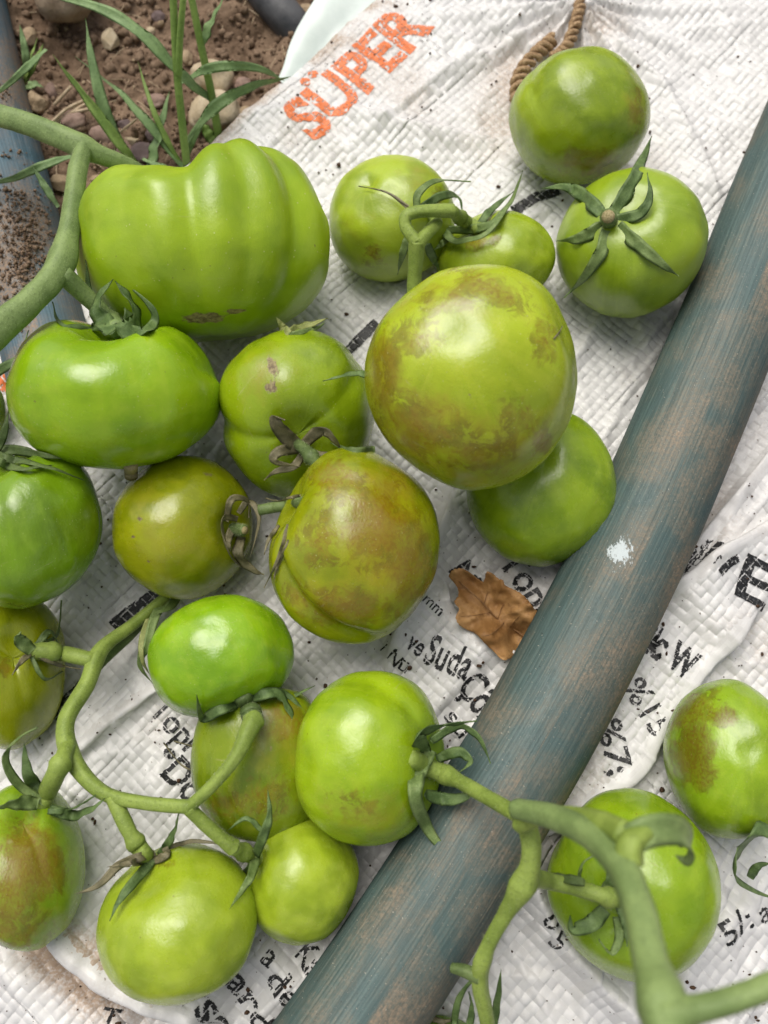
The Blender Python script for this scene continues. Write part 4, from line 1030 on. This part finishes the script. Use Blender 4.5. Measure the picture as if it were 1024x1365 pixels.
def vine_blade(root, pts, wpx, mat, name='bract'):
    path = vine_path(pts); v, f = blade_mesh(path, wpx*depth_of(path[0])/F_PX, CAM - path[0], 0.45, 0.0004, wavy=0.0)
    return mesh_obj(name, v, f, M[mat], root)
def vine(label, loc):
    v = empty('vine_stem', tuple(loc)); return tag(v, label, 'vine', 'cut tomato vines')
v1 = vine('thick grey-green vine stem crossing the upper left corner above the largest tomato', P(90, 300, 0.0))
vine_part(v1, 'main_stem', [(-90, 120, .070), (-30, 145, .072), (30, 163, .074), (80, 182, .075), (125, 203, .072), (168, 220, .066), (200, 240, .056)], (15, 15, 15.5, 16.5, 13, 12, 11), 'vine_grey', 260, ((0.62, .25, .06),))
vine_part(v1, 'side_stem', [(112, 196, .075), (104, 225, .078), (98, 268, .080), (90, 318, .082), (76, 362, .085), (40, 402, .090), (0, 436, .094), (-60, 490, .1)], (11, 12, 12, 13.5, 17, 18, 22, 24), 'vine_grey', 320, ((0.50, .18, .06),))
v2 = vine('branching green truss stem running over the lower left tomatoes', P(180, 1060, 0.0))
vine_part(v2, 'main_stem', [(222, 795, .018), (178, 832, .024), (135, 866, .034), (116, 912, .040), (88, 962, .046), (96, 1010, .050), (135, 1055, .054), (190, 1070, .058), (255, 1076, .062)], (7, 8, 9, 10.5, 11, 10.5, 9.5, 9, 9.5), 'vine', 280, ((0.28, .2, .05), (0.6, .15, .06)))
vine_part(v2, 'side_stem', [(252, 1076, .062), (285, 1045, .066), (315, 1008, .068), (334, 968, .066), (340, 958, .062)], (8, 8, 9, 12.5, 11.5), 'vine', 150, ((0.88, .2, .06),))
vine_part(v2, 'side_stem', [(252, 1078, .062), (275, 1100, .058), (298, 1120, .054), (312, 1130, .051)], (9, 9, 9, 11), 'vine', 80)
vine_blade(v2, [(222, 798, .016), (206, 825, .024), (196, 860, .026), (186, 885, .024), (204, 912, .014)], 14, 'sepal_light')
vine_blade(v2, [(214, 800, .016), (202, 835, .022), (188, 870, .022), (184, 888, .020)], 15, 'vine_dark')
vine_blade(v2, [(206, 806, .018), (190, 850, .026), (190, 880, .026), (200, 900, .018)], 9, 'sepal_pale')
vine_blade(v2, [(236, 796, .014), (222, 812, .022), (205, 818, .026)], 14, 'sepal_light')
vine_part(v2, 'side_stem', [(205, 812, .018), (170, 848, .022), (140, 876, .028), (128, 890, .03)], (7, 8, 8, 7), 'vine_dark', 0)
v3 = vine('short forked truss stem between the two tomatoes above the big mottled one', P(556, 330, 0.0))
vine_part(v3, 'main_stem', [(552, 400, .048), (553, 365, .056), (556, 322, .066)], (10, 9, 11), 'vine', 60)
vine_part(v3, 'side_stem', [(556, 324, .066), (541, 302, .068), (544, 286, .070), (570, 281, .070), (604, 281, .066)], (9, 8, 8, 8, 9), 'vine', 80)
vine_part(v3, 'side_stem', [(556, 326, .066), (572, 308, .064), (582, 296, .060), (576, 288, .052)], (9, 8, 8, 7), 'vine', 40)
v4 = vine('thick blurred vine stem rising towards the viewer at lower right', P(850, 1250, 0.0))
vine_part(v4, 'main_stem', [(688, 1078, .112), (735, 1088, .126), (785, 1112, .142), (828, 1155, .156), (852, 1215, .167), (868, 1285, .177), (884, 1345, .185), (896, 1420, .192), (910, 1520, .20)], (13, 16, 18, 20, 22, 24, 32, 28, 28), 'vine_grey', 0, ((0.72, .12, .06),))
vine_part(v4, 'side_stem', [(880, 1352, .187), (930, 1345, .188), (985, 1330, .189), (1060, 1300, .190), (1130, 1270, .192)], (26, 17, 16, 16, 16), 'vine_grey')
vine_part(v4, 'side_stem', [(838, 1150, .156), (842, 1124, .156), (862, 1110, .154)], (19, 17, 13), 'vine')
vine_blade(v4, [(832, 1128, .153), (862, 1108, .155), (898, 1106, .151), (918, 1124, .144), (914, 1146, .139), (900, 1140, .137)], 46, 'vine_grey')
vine_blade(v4, [(840, 1134, .151), (866, 1114, .152), (894, 1112, .147), (908, 1130, .140)], 26, 'sepal_dry')
vine_part(v4, 'side_stem', [(692, 1100, .104), (735, 1086, .118), (790, 1092, .138), (835, 1112, .154)], (11, 10, 13, 18), 'vine')
v5 = vine('jointed green truss stem beside the lower pipe end, forking to two tomatoes', P(670, 1250, 0.0))
vine_part(v5, 'main_stem', [(692, 1082, .098), (706, 1112, .097), (708, 1145, .095), (698, 1178, .090), (672, 1222, .082), (648, 1268, .074), (640, 1310, .066), (650, 1365, .056), (655, 1430, .045)], (13, 13, 13, 16, 11, 10, 11, 9.5, 9), 'vine', 280, ((0.38, .22, .05), (0.66, .2, .04)))
vine_part(v5, 'side_stem', [(640, 1302, .068), (618, 1294, .066), (602, 1290, .064)], (10, 8, 6), 'vine_dark')

# ------------------------------------------------------------------ dry leaf in the pocket of the sack
def leaf_material():
    m = NT('dry_leaf'); o = m.obj()
    n1 = m.noise(o, 60, 5, 0.6); n2 = m.noise(o, 420, 4, 0.7)
    c = m.mix(m.ramp(n1, 0.34, 0.66), (0.24, 0.115, 0.034), (0.42, 0.235, 0.090))
    c = m.mix(m.ramp(n2, 0.5, 0.72, 0, 0.5), c, (0.15, 0.065, 0.02))
    c = m.mix(m.ramp(m.noise(o, 170, 3), 0.68, 0.76, 0, 0.7), c, (0.06, 0.03, 0.015))
    return m.finish(c, 0.6, m.bump(m.math('ADD', n1, n2), 0.5, 0.0008), 0.35)
M['leaf_dry'] = leaf_material()
LO = [(598, 768), (604, 760), (614, 757), (626, 763), (637, 771), (645, 775), (649, 762), (656, 764), (664, 771), (671, 773), (673, 780), (684, 785), (694, 791), (706, 802), (713, 812), (717, 817), (708, 836), (699, 854), (692, 868), (682, 876), (670, 880), (658, 868), (645, 856), (634, 845), (620, 838), (611, 832), (608, 822), (612, 812), (606, 803), (611, 794), (609, 782)]
def leaf_z(px, py):
    a = (px-598)/120.0; b = (py-757)/123.0
    dm = (px-655)*0.66 - (py-822)*0.75                     # distance from the midrib, in picture units
    crease = math.sqrt(dm*dm + 30)/42.0
    wav = float(vnoise(px*0.045, py*0.045, seed=12))
    return 0.0170 + 0.0095*min(crease, 1.5) + 0.0030*math.sin(a*2.6+0.3) + 0.0036*wav + 0.0018*math.sin(dm*0.16 + b*6) + 0.0016*float(vnoise(px*0.13, py*0.13, seed=31)) + 0.006*max(0, 0.28-a)*3
cxl, cyl = 655.0, 822.0
LO = [tuple(q) for q in spline(LO + [LO[0]], 121)[:-1]]
lv, rings = [], 14
for k in range(rings):
    t = k/(rings-1)
    for q, (a, b) in enumerate(LO):
        jag = 1 + 0.010*math.sin(q*2.9)*(t == 1) + 0.008*math.sin(q*0.7)*t
        x_, y_ = cxl + (a-cxl)*max(t, .02)*jag, cyl + (b-cyl)*max(t, .02)*jag
        lv.append(P(x_, y_, leaf_z(x_, y_)))
lv = np.array(lv); nL = len(LO)
under = lv - np.array([0, 0, 0.0004])
top_f = grid_faces(rings, nL, True)
lf = np.vstack([top_f, (top_f + len(lv))[:, ::-1]]).tolist()
for j in range(nL):
    a, b = (rings-1)*nL + j, (rings-1)*nL + (j+1) % nL
    lf.append((a, b, b+len(lv), a+len(lv)))
lf.append(list(range(nL))[::-1]); lf.append([len(lv)+j for j in range(nL)])
leaf = mesh_obj('dry_leaf', np.vstack([lv, under]), lf, M['leaf_dry'], None, tuple(P(655, 822, 0.006)))
tag(leaf, 'crisp brown dry leaf lying in a fold of the sack beside the pipe', 'leaf')
vein_mat = simple_material('leaf_vein', (0.16, 0.075, 0.024), (0.28, 0.15, 0.06), 400)
def vein(pts, r, nm):
    pth = spline([P(a, b, leaf_z(a, b) + 0.0002) for a, b in pts], 16)
    v, f = tube_mesh(pth, np.linspace(r, r*0.4, 16), 6)
    mesh_obj(nm, v, f, vein_mat, leaf)
vein([(712, 858), (690, 842), (664, 825), (640, 800), (612, 775)], 0.0006, 'midrib')
for pp_ in ([(664, 825), (672, 805), (690, 795)], [(680, 836), (692, 822), (706, 815)], [(645, 806), (650, 790), (655, 775)], [(655, 816), (635, 820), (615, 822)], [(672, 830), (655, 845), (640, 848)]):
    vein(pp_, 0.00022, 'side_vein')

# ------------------------------------------------------------------ twine
def twine(label, pts, rpx, turns):
    base = spline([P(a, b, z) for a, b, z in pts], 300)
    r = rpx*depth_of(base[0])/F_PX
    T, N, B = frames(base, (0, 0, 1))
    root = tag(empty('twine', tuple(base[150])), label, 'twine', 'jute twine')
    for s in range(2):
        a = np.linspace(0, turns*2*PI, 300) + s*PI
        pth = base + r*0.72*(N*np.cos(a)[:, None] + B*np.sin(a)[:, None]*1.1)
        v, f = tube_mesh(pth, r*0.62*(1 + 0.2*np.sin(np.linspace(0, 60, 300) + s)), 7)
        mesh_obj('strand', v, f, M['twine'], root)
    fv, ff = [], []
    for i in range(700):
        k = random.randrange(300); a = random.uniform(0, 2*PI)
        d = N[k]*math.cos(a) + B[k]*math.sin(a); b = base[k] + d*r*0.9
        tip = b + (d*random.uniform(.3, 1) + T[k]*random.uniform(-1, 1))*random.uniform(.0006, .0034); g = np.cross(d, T[k])*0.00005; e = T[k]*0.00005
        q = len(fv); fv += [b+g, b-g, b+e, tip]; ff += [(q, q+1, q+3), (q+1, q+2, q+3), (q+2, q, q+3)]
    h = mesh_obj('fibres', np.array(fv), ff, M['twine'], root); h['kind'] = 'stuff'
twine('frayed brown twine running from the top edge to the sack knot', [(782, -60, .008), (775, -5, .010), (768, 28, .014), (756, 62, .014), (735, 80, .010)], 6, 8)
twine('short knotted length of brown twine left of the upper tomato', [(738, 52, .012), (722, 66, .013), (702, 86, .013), (690, 110, .011), (690, 136, .008)], 7, 5)

# ------------------------------------------------------------------ stones
def stone(px, py, rx, ry, label, mat, seed, flat=0.7, rot=0.0, facet=0.0, sink=0.35):
    c = P(px, py, 0.0); sc = depth_of(c)/F_PX
    bm = bmesh.new(); bmesh.ops.create_icosphere(bm, subdivisions=4, radius=1.0)
    v = np.array([x.co[:] for x in bm.verts]); f = [[q.index for q in x.verts] for x in bm.faces]; bm.free()
    k = 1 + 0.16*fbm(v[:, 0]*1.2+seed, v[:, 1]*1.2, v[:, 2]*1.2, seed=seed, octv=2) + 0.03*fbm(v[:, 0]*6+seed, v[:, 1]*6, v[:, 2]*6, seed=seed+3, octv=3)
    if facet:
        r2 = np.random.default_rng(seed)
        for _ in range(9):
            d = r2.normal(size=3); d /= np.linalg.norm(d); h = r2.uniform(0.62, 0.9)
            k = np.minimum(k, np.where(v @ d > 0.05, h/np.maximum(v @ d, 0.05), 9)) if facet else k
    v = v*k[:, None]
    q = v*np.array([rx*sc, ry*sc, (rx+ry)/2*sc*flat])
    a = R(rot); q = np.column_stack([q[:, 0]*math.cos(a)-q[:, 1]*math.sin(a), q[:, 0]*math.sin(a)+q[:, 1]*math.cos(a), q[:, 2]])
    g = float(soil_h(np.array(c[0]), np.array(c[1])))
    base = np.array([c[0], c[1], g]); q = q + base + np.array([0, 0, -q[:, 2].min()*(1-sink) ])
    o = mesh_obj('stone', q, f, M[mat], None, tuple(base), smooth=not facet)
    tag(o, label, 'stone', 'stones in the soil')
M['st_big'] = stone_material('stone_tan', (0.26, 0.19, 0.125), (0.36, 0.28, 0.20))
M['st_pale'] = stone_material('stone_pale', (0.42, 0.33, 0.21), (0.55, 0.46, 0.33))
M['st_buff'] = stone_material('stone_buff', (0.30, 0.215, 0.13), (0.42, 0.32, 0.21))
M['st_pink'] = stone_material('stone_pinkish', (0.24, 0.155, 0.12), (0.34, 0.245, 0.20))
M['st_plum'] = stone_material('stone_plum', (0.12, 0.085, 0.08), (0.20, 0.15, 0.145))
STONES = [
    (96, 8, 42, 42, 'largest round tan stone at the top edge of the soil', 'st_big', 1, .8, 0, 0, .2),
    (145, 46, 13, 18, 'rough pale lump of stone right of the largest round stone', 'st_pale', 2, .8, 10, 1, .25),
    (280, 98, 28, 26, 'smooth cream oval stone behind the grass stalks', 'st_pale', 3, .8, -20, 0, .25),
    (284, 142, 38, 30, 'wide pale stone below the cream oval one', 'st_pale', 4, .6, 10, 0, .35),
    (246, 66, 9, 14, 'small buff stone left of the cream oval stone', 'st_buff', 5, .8, 0, 1, .3),
    (324, 144, 16, 12, 'tan stone touching the sack hem', 'st_buff', 6, .7, 15, 0, .3),
    (322, 102, 12, 12, 'reddish brown stone between the grass and the hem', 'st_pink', 7, .8, 0, 0, .3),
    (49, 136, 14, 16, 'angular buff stone beside the soil-caked blue pipe', 'st_buff', 8, .8, 0, 1, .25),
    (38, 44, 11, 13, 'angular brown stone near the little grass tuft', 'st_buff', 9, .8, 0, 1, .35),
    (66, 118, 8, 12, 'small sharp brown stone right of the angular buff one', 'st_pink', 10, .8, 0, 1, .3),
    (100, 165, 17, 13, 'brown stone under the pale straws', 'st_pink', 11, .7, 0, 0, .35),
    (134, 176, 19, 13, 'pinkish stone beside the base of the tall grass', 'st_pink', 12, .7, -20, 0, .3),
    (162, 192, 13, 16, 'pinkish tan stone just above the largest tomato', 'st_pink', 13, .7, 0, 1, .3),
    (186, 192, 19, 15, 'flat grey-brown stone above the largest tomato', 'st_plum', 14, .6, -5, 1, .35),
    (172, 180, 10, 7, 'small white chip of stone among the grass bases', 'st_pale', 15, .6, 0, 1, .3),
    (200, 172, 11, 13, 'plum grey stone left of the middle grass blades', 'st_plum', 16, .7, 20, 1, .35),
    (205, 128, 15, 11, 'pink stone half buried in the middle of the soil', 'st_pink', 17, .5, 0, 0, .5),
    (163, 156, 10, 8, 'dark plum stone half buried above the white chip', 'st_plum', 18, .6, 0, 1, .45),
    (206, 4, 10, 8, 'small plum stone at the top edge between the grass and the tan stone', 'st_plum', 19, .7, 0, 0, .4),
    (194, 20, 7, 6, 'small yellow pebble near the top edge', 'st_pale', 20, .7, 0, 0, .4),
    (404, 8, 14, 12, 'tan stone between the hose and the film lining', 'st_buff', 21, .7, 0, 1, .3),
    (75, 235, 16, 12, 'crumbly buff stone showing between the blue pipe and the thick vine', 'st_buff', 22, .7, 0, 1, .35),
    (130, 232, 14, 9, 'buff stone under the thick vine beside the largest tomato', 'st_buff', 23, .7, 0, 1, .35),
]
for s in STONES: stone(*s)

def crumbs(name, pos, sizes, mat, seed):
    """many little lumps as one heap"""
    bm = bmesh.new(); bmesh.ops.create_icosphere(bm, subdivisions=1, radius=1.0)
    tv = np.array([x.co[:] for x in bm.verts]); tf = np.array([[q.index for q in x.verts] for x in bm.faces]); bm.free()
    r2 = np.random.default_rng(seed); V_, F_ = [], []
    for i, (p, s) in enumerate(zip(pos, sizes)):
        k = r2.uniform(0.6, 1.25, len(tv))[:, None]; sc = r2.uniform(0.6, 1.3, 3)
        V_.append(tv*k*sc*s + p); F_.append(tf + i*len(tv))
    o = mesh_obj(name, np.vstack(V_), np.vstack(F_), M[mat], None, None, smooth=False)
    return o
def scatter_soil(n, lo, hi, seed, lift=0.3):
    r2 = np.random.default_rng(seed); pos, sz = [], []
    while len(pos) < n:
        px, py = r2.uniform(-40, 430), r2.uniform(-60, 460)
        p = P(px, py, -0.003); hv = np.dot(p[:2]-E0, VD)
        if hv > -0.002: continue
        s = lo*(hi/lo)**(r2.uniform()**2.2)
        pos.append((p[0], p[1], float(soil_h(np.array(p[0]), np.array(p[1]))) + s*lift)); sz.append(s)
    return pos, sz
p_, s_ = scatter_soil(4200, 0.0004, 0.0036, 3)
tag(crumbs('soil_crumbs', p_, s_, 'clod', 4), 'loose crumbs of brown soil around the stones', 'soil', None, 'stuff')
p_, s_ = scatter_soil(330, 0.0004, 0.0030, 8)
tag(crumbs('gravel', p_, s_, 'st_buff', 9), 'fine buff gravel scattered over the soil', 'gravel', None, 'stuff')
# soil caked on the left pipe
pos, sz = [], []
r2 = np.random.default_rng(5)
while len(pos) < 2600:
    k = r2.integers(20, 80); a = r2.normal(0.45, 0.55)
    T_ = LP_PATH[min(k+1, len(LP_PATH)-1)] - LP_PATH[k]; T_ /= np.linalg.norm(T_)
    side = np.cross(T_, [0, 0, 1.0]); side = side if side[0] > 0 else -side
    p = LP_PATH[k] + T_*r2.uniform(-.003, .003) + LP_R*(side*math.sin(a) + np.array([0, 0, 1])*math.cos(a))
    pr_ = project(p[None])[0]
    w = 0.04 + 0.96*math.exp(-(((pr_[0]-22)/45)**2 + ((pr_[1]-335)/95)**2)) + 0.35*math.exp(-(((pr_[0]-5)/18)**2 + ((pr_[1]-120)/40)**2))
    if 0.5+0.5*float(vnoise(p[0]*120, p[1]*120, seed=2)) > 0.25+w*0.9 or r2.uniform() > w: continue
    s = 0.00016*(8.0**(r2.uniform()**2.6)); pos.append(tuple(p + np.array([0, 0, s*0.3 + 0.0035*w*(0.5+0.5*float(vnoise(p[0]*260, p[1]*260, seed=5)))*r2.uniform()]))); sz.append(s)
tag(crumbs('caked_soil', pos, sz, 'clod', 6), 'crumbly soil caked on top of the left blue pipe', 'soil', None, 'stuff')
# specks of dirt on the sack
pos, sz = [], []
while len(pos) < 1500:
    px, py = r2.uniform(0, 1024), r2.uniform(0, 1365)
    p = P(px, py, 0.005); hv = np.dot(p[:2]-E0, VD)
    if hv < 0.001: continue
    dens = 0.25 + 0.9*math.exp(-hv/0.022) + 0.35*max(0, float(vnoise(p[0]*30, p[1]*30, seed=6)))
    if r2.uniform() > dens: continue
    s = 0.00026*(5.0**(r2.uniform()**2.8))
    pos.append((p[0], p[1], float(hs(p[0], p[1])) + 0.0002 + s*0.3)); sz.append(s)
tag(crumbs('dirt_specks', pos, sz, 'crumb', 7), 'dark specks of dirt scattered over the white sack', 'dirt', None, 'stuff')

# ------------------------------------------------------------------ grass and straw
def grass(label, loc, blades):
    root = tag(empty('grass_plant', tuple(loc)), label, 'grass', 'grass growing in the soil')
    for nm, pts, w, mt in blades:
        path = spline([P(a, b, z) for a, b, z in pts], 26)
        sc = depth_of(path[0])/F_PX
        if nm == 'stalk':
            v, f = tube_mesh(path, np.linspace(w*sc*0.55, w*sc*0.42, 26), 10)
        else:
            v, f = blade_mesh(path, w*sc, (0.15, -0.3, 1), 0.35, 0.0002, lambda s: np.clip(np.minimum(1.0, 0.45 + s*1.6)*(1 - s**3.2), 0.03, 1), 0.5)
        mesh_obj(nm, v, f, M[mt], root)
G, GL = 'grass', 'grass_light'
grass('two-bladed grass shoot left of the tall stalks', P(183, 222, 0), [
    ('blade', [(185, 224, 0), (158, 190, .014), (115, 130, .030), (70, 72, .042)], 15, GL), ('blade', [(180, 218, 0), (146, 165, .018), (126, 95, .034), (114, 24, .046)], 17, G)])
grass('tall pale grass stalk with drooping blades just above the largest tomato', P(250, 225, 0), [
    ('stalk', [(250, 226, 0), (243, 165, .022), (236, 95, .044), (231, 0, .070), (229, -60, .085)], 10, GL), ('stalk', [(238, 100, .043), (240, 50, .058), (246, -20, .078)], 9, GL),
    ('blade', [(246, 226, 0), (212, 182, .012), (160, 125, .024), (100, 75, .030)], 14, G), ('blade', [(244, 224, 0), (222, 185, .012), (202, 140, .022), (184, 82, .028)], 9, GL),
    ('blade', [(200, 232, 0), (210, 190, .010), (226, 122, .022)], 18, G), ('blade', [(190, 212, .004), (215, 222, .006), (245, 230, .004)], 9, G)])
grass('leaning grass stalk with long arching blades beside the sack hem', P(292, 188, 0), [
    ('stalk', [(293, 190, 0), (282, 125, .022), (268, 60, .042), (252, -20, .064)], 10, GL), ('blade', [(268, 60, .042), (282, 32, .050), (302, -10, .058)], 15, G),
    ('blade', [(240, 112, .022), (285, 90, .040), (340, 90, .034), (380, 108, .018)], 13, G), ('blade', [(250, 190, .006), (285, 145, .022), (330, 116, .026), (388, 102, .018)], 16, G),
    ('blade', [(278, 130, .020), (240, 100, .040), (190, 48, .056), (130, 10, .062), (40, -12, .060)], 19, G), ('blade', [(288, 196, 0), (276, 176, .006), (265, 158, .010)], 16, GL),
    ('blade', [(246, 215, 0), (258, 185, .010), (276, 155, .018)], 9, G)])
grass('small grass tuft beside the soil-caked blue pipe', P(36, 105, 0), [
    ('blade', [(36, 108, 0), (34, 70, .012), (26, 32, .020)], 11, G), ('blade', [(33, 112, 0), (40, 85, .012), (50, 50, .020)], 9, GL), ('blade', [(34, 110, 0), (48, 82, .014), (58, 58, .020)], 8, GL),
    ('blade', [(62, 66, .022), (30, 95, .030), (-20, 138, .036)], 10, G), ('blade', [(34, 118, .002), (46, 113, .004), (58, 117, .003)], 11, G)])
grass('limp grass blades lying across the blue pipe under the thick vine', P(60, 225, 0), [
    ('blade', [(105, 206, .030), (60, 220, .034), (20, 236, .034), (-30, 250, .03)], 12, G), ('blade', [(78, 276, .028), (60, 248, .034), (44, 222, .036)], 11, G)])
STRAW = [([(66, 166, .006), (88, 146, .008), (112, 134, .006)], 'longest pale straw lying on the soil left of the grass'), ([(72, 166, .004), (92, 152, .006), (122, 134, .005)], 'pale straw beside the longest one'),
         ([(95, 150, .006), (120, 145, .006)], 'short pale straw crossing the other straws'), ([(72, 140, .004), (95, 115, .008)], 'thin dark straw above the pale straws'), ([(148, 186, .004), (165, 172, .008), (183, 158, .010)], 'thin brown twig between the grass shoots')]
for pts, lab in STRAW:
    pth = spline([P(*q) for q in pts], 14); v, f = tube_mesh(pth, 0.0009 if 'pale' in lab else 0.0006, 8)
    tag(mesh_obj('straw', v, f, M['straw'], None, tuple(pth[0])), lab, 'straw', 'straws on the soil')

# bits of dead plant litter on the soil
lv_, lf_ = [], []
for i in range(110):
    while True:
        px, py = random.uniform(0, 400), random.uniform(-20, 240); p = P(px, py, -0.003)
        if np.dot(p[:2]-E0, VD) < -0.004: break
    a = random.uniform(0, PI); L_ = random.uniform(0.0015, 0.007); z0 = float(soil_h(np.array(p[0]), np.array(p[1]))) + 0.0012
    d = np.array([math.cos(a), math.sin(a), random.uniform(-.25, .25)])*L_
    v, f = tube_mesh(spline([np.array([p[0], p[1], z0]) - d, np.array([p[0], p[1], z0+0.0006]), np.array([p[0], p[1], z0]) + d], 5), 0.00022, 5)
    k = sum(len(q) for q in lv_); lv_.append(v); lf_ += [tuple(j + k for j in q) for q in f]
tag(mesh_obj('plant_litter', np.vstack(lv_), lf_, M['straw']), 'short dry bits of dead plants on the soil', 'litter', None, 'stuff')
